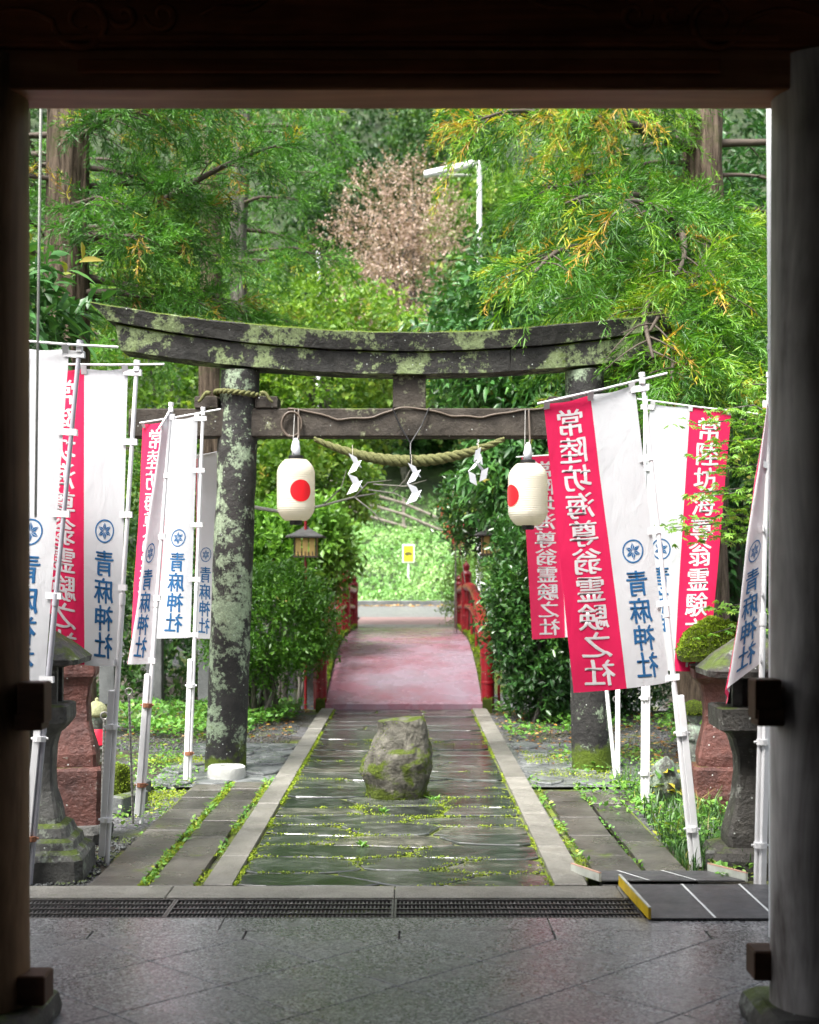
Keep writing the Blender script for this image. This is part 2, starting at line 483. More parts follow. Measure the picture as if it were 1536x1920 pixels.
def bark(name, lo, hi, mossy=.0):
    m = NT(name)
    v = m.scaled((9, 9, 1.1))
    n = m.noise(2.6, 8, .7, vec=v, dist=.5)
    c = m.ramp(n, [(.38, lo), (.60, hi)])
    c = m.mix(m.ramp(m.noise(1.8, 5, .7), [(.58 - mossy, 0), (.70 - mossy, .8)]), c, (.07, .085, .025))
    m.color(c).rough(.9).spec(.2)
    m.bump(n, 1.0, .05)
    return m.mat
M['bark'] = bark('cedar_bark', (.05, .036, .026), (.20, .15, .11), .03)
M['bark_grey'] = bark('grey_bark', (.05, .047, .04), (.20, .185, .16), .02)
M['twig'] = simple('dark_twig', (.06, .045, .032), .8, var=.3)
M['twig_pale'] = simple('pale_twig', (.22, .21, .18), .8, var=.3)
M['cedar'] = foliage('cedar_needles', [(0, (.025, .085, .014)), (.35, (.055, .17, .02)), (.7, (.10, .26, .025)), (.86, (.17, .29, .03)), (.93, (.46, .36, .025)), (1, (.26, .15, .04))], .4)
M['cedar_bright'] = foliage('bright_cedar_needles', [(0, (.025, .085, .012)), (.35, (.055, .17, .016)), (.7, (.12, .28, .02)), (.9, (.24, .37, .03)), (.95, (.50, .40, .025)), (1, (.36, .22, .03))], .42)
M['laurel'] = foliage('glossy_laurel_leaves', [(0, (.022, .07, .02)), (.5, (.05, .15, .035)), (.85, (.10, .24, .05)), (1, (.24, .20, .03))], .25, .36, .4)
M['bush_dark'] = foliage('dark_bush_leaves', [(0, (.018, .06, .016)), (.5, (.04, .12, .024)), (.85, (.085, .20, .03)), (1, (.2, .22, .03))], .25, .28, .55)
M['azalea'] = foliage('azalea_leaves', [(0, (.04, .12, .014)), (.5, (.085, .22, .022)), (.9, (.16, .32, .035)), (1, (.3, .22, .05))], .35, .33, .5)
M['maple'] = foliage('maple_leaves', [(0, (.09, .21, .03)), (.6, (.17, .33, .05)), (.93, (.26, .38, .06)), (1, (.4, .2, .04))], .45, .4, .4)
M['yellow_green'] = foliage('yellow_green_leaves', [(0, (.06, .15, .02)), (.5, (.15, .27, .035)), (.85, (.29, .37, .06)), (1, (.38, .27, .06))], .45, .45, .35)
M['far_green'] = foliage('far_wood_leaves', [(0, (.014, .045, .012)), (.5, (.045, .115, .026)), (.85, (.13, .23, .045)), (1, (.28, .25, .06))], .3, .45, .35)
M['pinkish'] = foliage('pink_brown_leaves', [(0, (.24, .16, .125)), (.5, (.42, .31, .255)), (1, (.58, .47, .40))], .3, .6, .2, gain=1.1)
M['cover'] = foliage('ground_cover_leaves', [(0, (.12, .28, .08)), (.5, (.25, .45, .15)), (1, (.42, .58, .27))], .35, .4, .45)
M['grass'] = foliage('grass_blades', [(0, (.022, .07, .018)), (.6, (.055, .14, .028)), (.9, (.13, .22, .035)), (1, (.3, .24, .06))], .3, .4, .4)
M['moss_leaf'] = foliage('moss_tufts', [(0, (.10, .16, .01)), (.6, (.20, .28, .02)), (1, (.32, .36, .04))], .3, .7, .2)
M['weed'] = foliage('weed_leaves', [(0, (.06, .17, .03)), (.6, (.13, .30, .05)), (.92, (.24, .36, .06)), (1, (.5, .42, .05))], .35, .4, .4)
M['dead_leaf'] = foliage('fallen_leaves', [(0, (.10, .035, .015)), (.4, (.28, .12, .03)), (.75, (.45, .25, .05)), (1, (.5, .42, .28))], .2, .5, .3)
M['red_leaf'] = foliage('red_leaves', [(0, (.5, .05, .03)), (1, (.7, .2, .12))], .3, .5, .3)
M['yellow_paint'] = simple('yellow_paint', (.62, .42, .012), .4, var=.2, vscale=20)
M['ramp_grey'] = stone('ramp_rubber', (.045, .045, .048), (.09, .09, .095), 6, (.3, .55), .2, 120, 0)
M['pale_metal'] = simple('pale_metal', (.48, .50, .44), .45, var=.2)
M['pink_strip'] = simple('faded_orange_strip', (.55, .33, .25), .6, var=.15)
M['white_line'] = simple('white_line', (.62, .64, .62), .6)
M['white_disc'] = stone('white_painted_concrete', (.34, .345, .32), (.55, .56, .53), 9, (.6, .9), .4, 50, 0)
M['plaster'] = simple('white_pipe', (.72, .73, .75), .4, var=.04)
M['lamp_wood'] = simple('lantern_frame_wood', (.05, .035, .025), .7)
M['lamp_pane'] = simple('yellow_lantern_pane', (.62, .42, .14), .6, var=.15)
M['lamp_roof'] = simple('lantern_roof', (.06, .06, .058), .8, .2, var=.3)
M['sign_yellow'] = simple('sign_yellow', (.62, .56, .02), .5, var=.05)
M['sign_dark'] = simple('sign_print', (.10, .09, .02), .6)
M['fence_wood'] = wood('weathered_rail', (.12, .10, .085), (.26, .23, .2), (1, 1, 1), .8)
M['red_cloth'] = cloth_mat('red_bib', (.62, .01, .04), .15)
M['knit'] = simple('faded_knit_cap', (.24, .25, .13), .95, var=.35, vscale=50, bump=.8, bscale=90)
M['cord'] = simple('pale_cord', (.45, .47, .42), .7)

# ------------------------------------------------------------------ terrain
def lerp(a, b, t): return a + (b - a) * t
def smooth(t): t = min(1, max(0, t)); return t * t * (3 - 2 * t)
def interp(x, pts):
    for (x0, y0), (x1, y1) in zip(pts, pts[1:]):
        if x <= x1: return lerp(y0, y1, (x - x0) / (x1 - x0)) if x > x0 else y0
    return pts[-1][1]
PROFILE = [(-20, -.05), (17.2, -.05), (18.6, -1.2), (24.6, -1.2), (26.6, .56), (30, .64), (36.2, .74), (37.0, .82), (46, 3.0), (60, 15), (85, 38), (140, 78)]
def zg(x, y):
    z = interp(y, PROFILE)
    if y > 37:
        z += min(1, (y - 37) / 9) * (-.10 * x) + (mnoise.noise(Vector((x * .12, y * .12, 0))) * (.25 if y < 47 else .25 + min(1, (y - 47) / 6)) * min(1, (y - 37) / 6))
    return z
gx = np.unique(np.concatenate([np.linspace(-140, -12, 14), np.linspace(-12, 12, 33), np.linspace(12, 140, 14)]))
gy = np.unique(np.concatenate([np.linspace(-20, 6, 5), np.linspace(6, 30, 41), np.linspace(30, 60, 31), np.linspace(60, 140, 17)]))
V = []
for y in gy:
    for x in gx: V.append((x, y, zg(x, y) + (mnoise.noise(Vector((x * .9, y * .9, 3))) * .02 if 8 < y < 17 else 0)))
nx = len(gx)
Fq = [(j * nx + i, j * nx + i + 1, (j + 1) * nx + i + 1, (j + 1) * nx + i) for j in range(len(gy) - 1) for i in range(nx - 1)]
g = MB().add(V, Fq).build('ground', M['soil'], smooth=True)
setp(g, 'dark gravelly ground rising to the wooded hillside', 'ground', kind='structure')

# ------------------------------------------------------------------ hall floor
floor = MB().box((-.05, 2.0, -.06), (7.4, 8.7, .10)).build('floor', M['grout'])
setp(floor, 'grey granite tiled floor of the entrance hall', 'floor', kind='structure')
T = .69
TX0, TY0 = -.05, 6.02
tile_me = None
hd = T / 2 - .0045
mbt = MB().prism([(0, -hd), (hd, 0), (0, hd), (-hd, 0)], -.012, 0, inset=.0015)
tile0 = mbt.build('tile', M['granite'], floor); tile_me = tile0.data
bpy.data.objects.remove(tile0)
# note: tile mesh was built relative to the floor origin, which is the world origin
for r_ in range(1, 18):
    y = TY0 - T / 2 * r_ - 0.0
    for k in range(-6, 7):
        x = TX0 + T * k + (0 if r_ % 2 == 1 else T / 2)
        if r_ % 2 == 1: x = TX0 + T * k
        yc = TY0 - T / 2 * r_
        if abs(x) > 3.4 or yc < -2: continue
        link_mesh('tile', tile_me, None, floor, (x, yc, 0))
hy = 6.155
mbe = MB().prism([(-hd, 0.135), (-hd, 0), (0, -hd), (hd, 0), (hd, .135)], -.012, 0, inset=.0015)
e0 = mbe.build('edge_tile', M['granite'], floor); edge_me = e0.data; bpy.data.objects.remove(e0)
for k in range(-5, 6): link_mesh('edge_tile', edge_me, None, floor, (TX0 + T / 2 + T * k, TY0, 0))
for x0, x1 in ((-3.6, -2.3), (-2.3, -.87), (-.87, .64), (.64, 2.1), (2.1, 3.6)):
    MB().prism([(x0 + .002, hy + .003), (x1 - .002, hy + .003), (x1 - .002, 6.385), (x0 + .002, 6.385)], -.012, 0, inset=.0015).build('border_stone', M['granite'], floor)

# drain channel and grates
pit = MB().box((0, 6.585, -.3), (7.4, .40, .02)).build('drain_channel', M['pit'])
setp(pit, 'dark drain channel beneath the grates', 'channel', kind='structure')
def grate(x0, x1, label):
    t = thing('drain_grate', label, 'grate', ((x0 + x1) / 2, 6.58, 0), 'drain grates across the threshold')
    y0, y1 = 6.395, 6.765
    fr = MB()
    for y in (y0 + .006, y1 - .006): fr.box(((x0 + x1) / 2, y, -.014), (x1 - x0, .010, .026))
    for x in (x0 + .005, x1 - .005): fr.box((x, 6.58, -.014), (.010, y1 - y0 - .024, .026))
    fr.build('frame', M['grate'], t)
    for q in range(1, 4):
        y = lerp(y0, y1, q / 4)
        MB().box(((x0 + x1) / 2, y, -.006), (x1 - x0 - .02, .010, .008)).build('long_bar', M['grate'], t)
    b = MB(); x = x0 + .026
    while x < x1 - .015:
        b.box((x, 6.58, -.018), (.0075, y1 - y0 - .024, .016)); x += .0195
    o = b.build('cross_bars', M['grate'], t); o['kind'] = 'stuff'
    for _ in range(9):
        MB().lathe([(.004, 0), (.006, .002), (.003, .004)], 6, (random.uniform(x0 + .1, x1 - .1), lerp(y0, y1, random.choice((.25, .5, .75))), -.002)).build('bolt', M['steel'], t)
for x0, x1, w in ((-2.95, -1.16, 'beside the dark hall pillar'), (-1.157, -.082, 'left of the middle joint'), (-.078, 1.10, 'reaching under the ramp with yellow edges')):
    grate(x0, x1, 'long steel drain grate ' + w)
kb = MB().box((0, 6.9, -.08), (7.4, .24, .04)).build('threshold_bed', M['grout'])
setp(kb, 'pale granite kerb stones between the drain and the paved path', 'kerb', kind='structure')
for x0, x1 in ((-3.6, -1.22), (-1.22, -.08), (-.08, 1.06), (1.06, 2.3), (2.3, 3.6)):
    MB().prism([(x0 + .0025, 6.772), (x1 - .0025, 6.772), (x1 - .0025, 7.03), (x0 + .0025, 7.03)], -.06, .004, inset=.004).build('kerb_stone', M['kerb'], kb)

# ------------------------------------------------------------------ the hall round the camera
hall = thing('shrine_hall', 'dark timber entrance hall with round pillars and carved beam framing the view', 'hall', (0, 4.8, 0))
PL, PR, PD = -1.515, 1.44, 4.80
def pillar(x, r):
    prof = [(r * 1.02, .10), (r * 1.0, .4), (r, 1.4), (r * .995, 2.6), (r * .98, 3.40)]
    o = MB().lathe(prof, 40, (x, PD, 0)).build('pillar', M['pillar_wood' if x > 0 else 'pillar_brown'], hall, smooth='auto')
    MB().lathe([(r * 1.35, -.01), (r * 1.4, .03), (r * 1.33, .08), (r * 1.15, .10)], 40, (x, PD, 0), square=.12).build('base_stone', M['dark_stone'], hall)
    return o
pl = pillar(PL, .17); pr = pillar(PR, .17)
for p, x0, x1, z0, z1, s0, s1, t0, t1 in ((pl, -1.347, -1.255, 1.07, 1.235, -1.36, -1.265, .112, .215), (pr, 1.18, 1.272, 1.085, 1.245, 1.208, 1.36, .175, .28)):
    sx = 1 if x0 < 0 else -1
    MB().box(((x0 + x1) / 2, PD - .075, (z0 + z1) / 2 + .012), (x1 - x0, .10, z1 - z0 - .024), bevel=.005).build('bar_bracket', M['dark_wood'], p)
    MB().box(((x0 + x1) / 2 - sx * .008, PD - .079, z0 + .03), (x1 - x0, .10, .06), bevel=.004).build('bracket_step', M['dark_wood'], p)
    MB().box(((s0 + s1) / 2, PD - .02 if sx > 0 else PD + .06, (t0 + t1) / 2), (s1 - s0, .12, t1 - t0), bevel=.006).build('sill_end', M['dark_wood'], p)
MB().box((-.04, 4.80, 3.345), (2.80, .20, .14), bevel=.006).build('lintel', M['lintel_wood'], hall)
MB().box((-.04, 4.795, 3.56), (3.3, .24, .288), bevel=.004).build('carved_beam', M['beam_wood'], hall)
MB().box((-.04, 4.672, 3.345), (2.2, .012, .045), bevel=.003).build('beam_moulding', M['beam_wood'], hall)
MB().box((-.04, 4.668, 3.44), (2.6, .014, .02), bevel=.003).build('beam_moulding', M['beam_wood'], hall)
def swirl(cx, sx):
    zc = 3.50
    for turns, r0, off, tail in ((1.35, .105, 0, True), (1.0, .05, .14, False), (1.1, .06, .27, False)):
        pts = []
        for i in range(28):
            a = i / 27 * turns * 2 * math.pi
            rr = r0 * (1 - i / 27 * .8)
            pts.append(Vector((cx + sx * (off + rr * math.cos(a + math.pi)), 4.673, zc + (.02 if off else 0) + rr * math.sin(a + math.pi) * (1 if sx > 0 else 1))))
        if tail:
            a0 = pts[0]
            pre = [a0 + Vector((-sx * .3 * (1 - k / 6), 0, .05 * math.sin(k / 6 * 3.1) - .02 * (6 - k) / 6)) for k in range(6)]
            pts = pre + pts
        rad = [.003 + .011 * math.sin(math.pi * min(1, (i + 2) / len(pts))) for i in range(len(pts))]
        MB().tube(pts, rad, 6).build('carved_scroll', M['beam_wood'], hall, smooth=True)
    pts = [Vector((cx + sx * (.40 + .24 * t), 4.673, 3.52 + .05 * t + .012 * math.sin(t * 7))) for t in [k / 12 for k in range(13)]]
    MB().tube(pts, [.004 + .010 * math.sin(math.pi * k / 12) for k in range(13)], 6).build('carved_scroll', M['beam_wood'], hall, smooth=True)
swirl(-1.12, 1); swirl(1.04, -1)
# walls, ceiling, roof
w = MB()
w.box((-2.72, 4.82, 1.9), (2.06, .10, 3.8)).box((2.66, 4.82, 1.9), (2.06, .10, 3.8)).box((-.04, 4.82, 3.86), (3.34, .10, .31))
w.build('front_wall', M['room'], hall)
w = MB()                                                   # unseen bay left open in this wall, added to light the right pillar
w.box((-3.75, .40, 1.95), (.10, 5.7, 3.9)).box((-3.75, 4.75, 1.95), (.10, .20, 3.9)).box((-3.75, 3.95, .65), (.10, 1.4, 1.3)).box((-3.75, 3.95, 3.3), (.10, 1.4, 1.2))
w.build('side_wall', M['room'], hall)
MB().box((3.75, 1.2, 1.95), (.10, 7.3, 3.9)).build('side_wall', M['room'], hall)
MB().box((0, -2.4, 1.95), (7.4, .10, 3.9)).build('back_wall', M['room'], hall)
MB().box((0, 1.2, 4.06), (8.2, 7.6, .10)).build('ceiling', M['room'], hall)
rf = MB()
rf.add([(-4.6, 5.7, 3.98), (4.6, 5.7, 3.98), (4.6, 1.2, 6.4), (-4.6, 1.2, 6.4), (-4.6, -3.5, 4.14), (4.6, -3.5, 4.14), (-4.6, 5.7, 4.10), (4.6, 5.7, 4.10), (4.6, 1.2, 6.55), (-4.6, 1.2, 6.55), (-4.6, -3.5, 4.26), (4.6, -3.5, 4.26)],
       [(0, 1, 2, 3), (3, 2, 5, 4), (6, 9, 8, 7), (9, 10, 11, 8), (0, 6, 7, 1), (4, 5, 11, 10), (0, 3, 9, 6), (3, 4, 10, 9), (1, 7, 8, 2), (2, 8, 11, 5)])
rf.build('roof', M['lamp_roof'], hall)

# ------------------------------------------------------------------ paved path
path = MB().add([(-.93, 7.03, -.016), (.755, 7.03, -.016), (.755, 16.45, -.016), (-.93, 16.45, -.016)], [(0, 1, 2, 3)]).build('path', M['joint'])
setp(path, 'wet dark slate flagstone path with mossy joints', 'path', kind='structure')
JOINTS = []
def flagstones():
    """irregular slabs: cells round jittered row seeds, corners rounded, edges wandering"""
    rg = random.Random(33)
    xl, xr, ya, yb = -.905, .73, 7.045, 16.42
    seeds = []; y = ya + .16; r_ = 0
    while y < yb + .3:
        n = rg.choice((2, 3, 3, 3)); off = rg.uniform(-.2, .2)
        for q in range(n):
            seeds.append((lerp(xl, xr, (q + .5) / n) + rg.uniform(-.16, .16), y + rg.uniform(-.09, .09)))
        y += rg.uniform(.30, .42) * (1.0 if y < 11 else 1.12); r_ += 1
    AX = .45                                                   # slabs lie wider than deep
    for i, (sx, sy) in enumerate(seeds):
        poly = [(xl, ya), (xr, ya), (xr, yb), (xl, yb)]
        for j, (tx, ty) in enumerate(seeds):
            if j == i or abs(ty - sy) > 1.3: continue
            nxx, nyy = (tx - sx) * AX * AX, (ty - sy)
            mx, my = (sx + tx) / 2, (sy + ty) / 2
            c = nxx * mx + nyy * my
            out = []
            for k in range(len(poly)):
                p, q = poly[k], poly[(k + 1) % len(poly)]
                dp, dq = nxx * p[0] + nyy * p[1] - c, nxx * q[0] + nyy * q[1] - c
                if dp <= 0: out.append(p)
                if (dp < 0) != (dq < 0):
                    t = dp / (dp - dq); out.append((lerp(p[0], q[0], t), lerp(p[1], q[1], t)))
            poly = out
            if len(poly) < 3: break
        if len(poly) < 3: continue
        cx = sum(p[0] for p in poly) / len(poly); cyy = sum(p[1] for p in poly) / len(poly)
        gap = rg.choice((.006, .009, .013))
        P = []
        for k in range(len(poly)):
            p, q = poly[k], poly[(k + 1) % len(poly)]
            L = math.hypot(q[0] - p[0], q[1] - p[1])
            if L < .03: continue
            for t in ((.16, .5, .84) if L > .25 else (.25, .75)):
                x, yy = lerp(p[0], q[0], t), lerp(p[1], q[1], t)
                JOINTS.extend([(x, yy)] * 3)
                edge_l = min(abs(x - xl), abs(x - xr)) < .004
                w_ = 0 if edge_l else 1
                nv = mnoise.noise_vector(Vector((x * 4, yy * 4, .5)))
                dx, dy = cx - x, cyy - yy; l_ = math.hypot(dx, dy) or 1
                P.append((x + w_ * (dx / l_ * gap * 1.4 + nv.x * .022), yy + dy / l_ * gap * 1.4 + (nv.y * .022 if yy > ya + .01 else 0)))
        if len(P) < 4: continue
        P = [(min(xr, max(xl, x)), max(ya, yy)) for x, yy in P]
        m = MB().prism(P, -.03, 0, inset=.006)
        ax, ay, dz = rg.uniform(-.008, .008), rg.uniform(-.012, .012), rg.uniform(-.006, .004)
        m.v = [(a - cx, b - cyy, c + dz + (a - cx) * ax + (b - cyy) * ay) for a, b, c in m.v]
        o = m.build('stone', M['slate'], None)
        o.location = (cx, cyy, 0); o.parent = path
flagstones()

# path kerbs
kl = MB().box((-.995, 11.74, -.05), (.135, 9.4, .04)).build('path_kerb_bed', M['grout']); setp(kl, 'pale granite kerb along the left edge of the path', 'kerb', kind='structure')
kr = MB().box((.825, 11.74, -.05), (.145, 9.4, .04)).build('path_kerb_bed', M['grout']); setp(kr, 'pale granite kerb along the right edge of the path', 'kerb', kind='structure')
for par, x0, x1, sd_ in ((kl, -1.07, -.92, 3), (kr, .745, .91, 5)):
    rg = random.Random(sd_); y = 7.035
    while y < 16.4:
        y1 = min(16.44, y + rg.uniform(.55, 1.25))
        o = MB().prism([(x0, y + .002), (x1, y + .002), (x1, y1 - .002), (x0, y1 - .002)], -.05, .012 + rg.uniform(-.003, .003), inset=.006).build('kerb_stone', M['kerb'], par)
        y = y1

# long slabs on either side
def slab_row(name, label, x0, x1, lens, mat, yaw=0.0):
    par = MB().box(((x0 + x1) / 2, 7.04 + sum(lens) / 2, -.045), (x1 - x0 + .06, sum(lens), .03)).build(name, M['joint'])
    setp(par, label, 'paving', kind='structure')
    y = 7.04
    for k, L in enumerate(lens):
        jx = random.uniform(-.008, .008)
        MB().prism([(x0 + jx, y + .008), (x1 + jx, y + .008), (x1 + jx, y + L - .006), (x0 + jx, y + L - .006)], -.04, random.uniform(-.006, .006), inset=.005).build('slab', mat, par)
        y += L
slab_row('paving_strip', 'row of pale grey slabs beside the left path kerb', -1.356, -1.128, (1.32, .55, .42, .42, .5, .35), M['slab'])
slab_row('paving_strip', 'outer row of dark slabs beyond the left path kerb', -1.66, -1.405, (1.55, .42, .36, .5, .33, .3), M['slab'])
slab_row('paving_strip', 'row of pale grey slabs beside the right path kerb', .985, 1.245, (.75, .62, .62, .65, .5), M['slab'])
slab_row('paving_strip', 'outer row of dark slabs beyond the right path kerb', 1.28, 1.50, (1.2, .8, .55, .5), M['slab'])
# wet broken paving round the foot of the gate
for par_x, lab in ((-1.55, 'wet broken paving at the foot of the left gate column'), (1.45, 'wet broken paving at the foot of the right gate column')):
    rg = random.Random(int(par_x * 10))
    par = MB().add([(par_x - .52, 10.55, -.03), (par_x + .46, 10.55, -.03), (par_x + .46, 13.3, -.03), (par_x - .52, 13.3, -.03)], [(0, 1, 2, 3)]).build('broken_paving', M['rubble'])
    setp(par, lab, 'paving', kind='structure')
    for r_ in range(5):
        for c_ in range(3):
            x = par_x - .5 + c_ * .33 + rg.uniform(-.04, .04); y = 10.6 + r_ * .54 + rg.uniform(-.08, .08)
            P = []
            for a in range(9):
                t = a / 9 * 2 * math.pi
                P.append((x + .155 + math.cos(t) * .155 * rg.uniform(.8, 1.05), y + .25 + math.sin(t) * .25 * rg.uniform(.8, 1.05)))
            MB().prism(P, -.04, rg.uniform(-.022, -.004), inset=.008).build('stone', M['rubble'], par)

# ------------------------------------------------------------------ bridge
BY0, BY1, BC, BL, BH = 16.42, 26.6, 21.4, 5.1, .62
def zb(y): return (BH * (1 - ((y - BC) / BL) ** 2) if y < BC else BH - .05 * ((y - BC) / 5.2) ** 2) + .03
bridge = thing('arched_bridge', 'red railed arched footbridge with wet pinkish deck beyond the stone gate', 'bridge', (-.08, BY0, 0))
N_ = 34
def strip(x0, x1, dz, th):
    V = []; Fc = []
    for i in range(N_ + 1):
        y = lerp(BY0, BY1, i / N_); z = max(-.03, zb(y)) + dz
        V += [(x0, y, z), (x1, y, z), (x1, y, z - th), (x0, y, z - th)]
    for i in range(N_):
        a, b = i * 4, i * 4 + 4
        for k in range(4): Fc.append((a + k, a + (k + 1) % 4, b + (k + 1) % 4, b + k))
    Fc += [(3, 2, 1, 0), (N_ * 4, N_ * 4 + 1, N_ * 4 + 2, N_ * 4 + 3)]
    return MB().add(V, Fc)
BX0, BX1 = -1.025, .865
strip(BX0, BX1, 0, .22).build('deck', M['deck'], bridge, smooth='auto')
for x0, x1 in ((BX0 - .12, BX0 - .002), (BX1 + .002, BX1 + .12)):
    strip(x0, x1, .05, .34).jitter(.015, 6).build('edge_beam', M['moss'], bridge)
def bridge_post(x, y, z, h, r=.085, ball=True):
    prof = [(r, -.1), (r, h * .22), (r * 1.07, h * .225), (r * 1.07, h * .25), (r, h * .255), (r, h * .60), (r * 1.07, h * .605), (r * 1.07, h * .63), (r, h * .635), (r, h * .80), (r * 1.12, h * .81), (r * 1.12, h * .84), (r * .98, h * .85)]
    if ball: prof += [(r * .9, h * .87), (r * .55, h * .89), (r * .62, h * .91), (r * .78, h * .94), (r * .62, h * .975), (r * .2, h * 1.0), (.004, h * 1.03)]
    else: prof += [(r * .97, h * .97), (r * .7, h)]
    MB().lathe(prof, 20, (x, y, z)).build('post', M['red_paint'], bridge, smooth='auto')
for sx, xe in ((-1, BX0 - .07), (1, BX1 + .07)):
    for y, h, b in ((16.55, .93, False), (22.9, 1.18, True), (26.3, 1.0, True)):
        bridge_post(xe, y, max(0, zb(y)), h, .082, b)
    for dz, r in ((.72, .068), (.40, .042)):
        pts = [(xe, y, max(0, zb(y)) + dz + .06 * math.sin(math.pi * (y - 16.5) / 9.8)) for y in np.linspace(16.55, 26.3, 26)]
        MB().tube(pts, r, 10).build('rail', M['red_paint'], bridge, smooth=True)
    for y in np.linspace(17.9, 25.2, 6):
        MB().tube([(xe, y, zb(y)), (xe, y, zb(y) + .72)], .022, 8).build('baluster', M['red_paint'], bridge)

# far side: landing, road, kerb
land = MB().add([(-1.1, 26.55, .60), (.95, 26.55, .60), (.95, 29.9, .70), (-1.1, 29.9, .70), (-1.1, 26.55, .3), (.95, 26.55, .3)], [(0, 1, 2, 3), (4, 5, 1, 0)]).build('landing', M['far_pave'])
setp(land, 'pinkish paved landing at the far end of the bridge', 'paving', kind='structure')
for r_ in range(2):
    for c_ in range(5):
        x0 = -1.1 + c_ * .41; y0 = 26.5 + r_ * .42; z = .606 + (y0 - 26.55) * .03
        MB().prism([(x0 + .006, y0 + .006), (x0 + .404, y0 + .006), (x0 + .404, y0 + .414), (x0 + .006, y0 + .414)], z - .05, z + .012, inset=.006).build('slab', M['far_stone'], land)
road = MB().add([(-45, 29.9, .70), (45, 29.9, .70), (45, 36.2, .80), (-45, 36.2, .80)], [(0, 1, 2, 3)]).build('road', M['asphalt'])
setp(road, 'wet grey road crossing beyond the bridge', 'road', kind='structure')
rk = MB()
rk.box((0, 36.28, .85), (80, .16, .20), bevel=.02)
o = rk.build('road_kerb', M['post_stone']); setp(o, 'mossy stone kerb at the far side of the road', 'kerb', kind='structure')

# ------------------------------------------------------------------ stone gate (torii)
TD = 11.47
torii = thing('torii_gate', 'dark lichen-covered stone torii gate standing across the path', 'torii', (0, TD, 0))
def column(xb, xt, r0, r1, seed):
    pts = [(lerp(xb, xt, t), TD, lerp(-.1, 3.32, t)) for t in [k / 22 for k in range(23)]]
    m = MB().tube(pts, [lerp(r0, r1, k / 22) * (1 + .02 * mnoise.noise(Vector((k * .7, seed, 0)))) for k in range(23)], 36)
    m.jitter(.008, 9, seed)
    return m.build('column', M['torii_column'], torii, smooth='auto')
column(-1.56, -1.43, .172, .163, 3.0)
column(1.52, 1.46, .165, .16, 8.0)
def ztop(x): return 3.61 + .040 * x * x            # upper edge of the cap stones
def bar_piece(x0, x1, zlo, zhi, d0, d1, mat, name, cut0=0.0, cut1=0.0, n=12, seed=1.0):
    """curved beam between x0 and x1; cut: how far the top end overhangs the bottom end"""
    V = []; Fc = []
    for i in range(n + 1):
        t = i / n; x = lerp(x0, x1, t)
        xt = x - (1 - t) * cut0 + t * cut1
        a, b = zlo(x), zhi(x)
        hb, ht = d0 / 2, d1 / 2
        bv = .012
        V += [(x, TD - hb, a), (x * .5 + xt * .5, TD - (hb + ht) / 2, (a + b) / 2), (xt, TD - ht, b - bv), (xt, TD - ht + bv, b), (xt, TD, b + .012), (xt, TD + ht - bv, b), (xt, TD + ht, b - bv), (x, TD + hb, a)]
    for i in range(n):
        for k in range(8): Fc.append((i * 8 + k, i * 8 + (k + 1) % 8, (i + 1) * 8 + (k + 1) % 8, (i + 1) * 8 + k))
    Fc += [tuple(range(7, -1, -1)), tuple(range(n * 8, n * 8 + 8))]
    return MB().add(V, [tuple(reversed(f)) for f in Fc]).jitter(.009, 7, seed).build(name, mat, torii)
for x0, x1, c0, c1, s_ in ((-2.50, -1.095, .14, 0, 1), (-1.09, 1.085, 0, 0, 2), (1.09, 2.50, 0, .14, 3)):
    bar_piece(x0, x1, lambda x: ztop(x) - .150, ztop, .42, .50, M['torii'], 'cap_stone', c0, c1, 14, s_)
for x0, x1, c0, c1, s_ in ((-2.40, -.835, .04, 0, 4), (-.83, .82, 0, 0, 5), (.825, 2.40, 0, .04, 6)):
    bar_piece(x0, x1, lambda x: ztop(x) - .333 + .006 * x * x * -1, lambda x: ztop(x) - .153, .32, .36, M['torii'], 'under_cap_stone', c0, c1, 14, s_)
MB().box((-.04, TD, 2.878), (4.62, .22, .235), bevel=.012).jitter(.006, 6, 2).build('tie_beam', M['torii_beam'], torii)
MB().box((-.01, TD, 3.14), (.275, .18, .29), bevel=.01).jitter(.005, 6, 4).build('strut', M['torii_beam'], torii)
for x in (-1.70, -1.20, 1.24, 1.72):
    MB().box((x, TD, 3.045), (.19, .25, .10), bevel=.008).jitter(.006, 7, x).build('wedge', M['torii_beam'], torii)
# rope tied round the column head
rr = thing('straw_rope', 'old straw rope tied round the head of the left gate column', 'rope', (-1.44, TD, 3.07))
for ph in (0, math.pi):
    pts = []
    for i in range(81):
        a = i / 80 * 2 * math.pi
        tw = a * 14 + ph
        pts.append((-1.44 + math.cos(a) * (.195 + .012 * math.cos(tw)), TD + math.sin(a) * (.195 + .012 * math.cos(tw)), 3.12 + .012 * math.sin(tw) - .02 * math.cos(a)))
    MB().tube(pts, .015, 6).build('strand', M['rope'], rr, smooth=True)
for dx, L in ((-.22, .20), (.2, .16)):
    pts = [(-1.44 + dx + (.1 if dx > 0 else -.1) * t, TD - .17, 3.11 - .05 * t + .02 * math.sin(t * 5)) for t in [k / 8 for k in range(9)]]
    MB().tube(pts, [.02 * (1 - .5 * k / 8) for k in range(9)], 6).build('rope_end', M['rope'], rr, smooth=True)

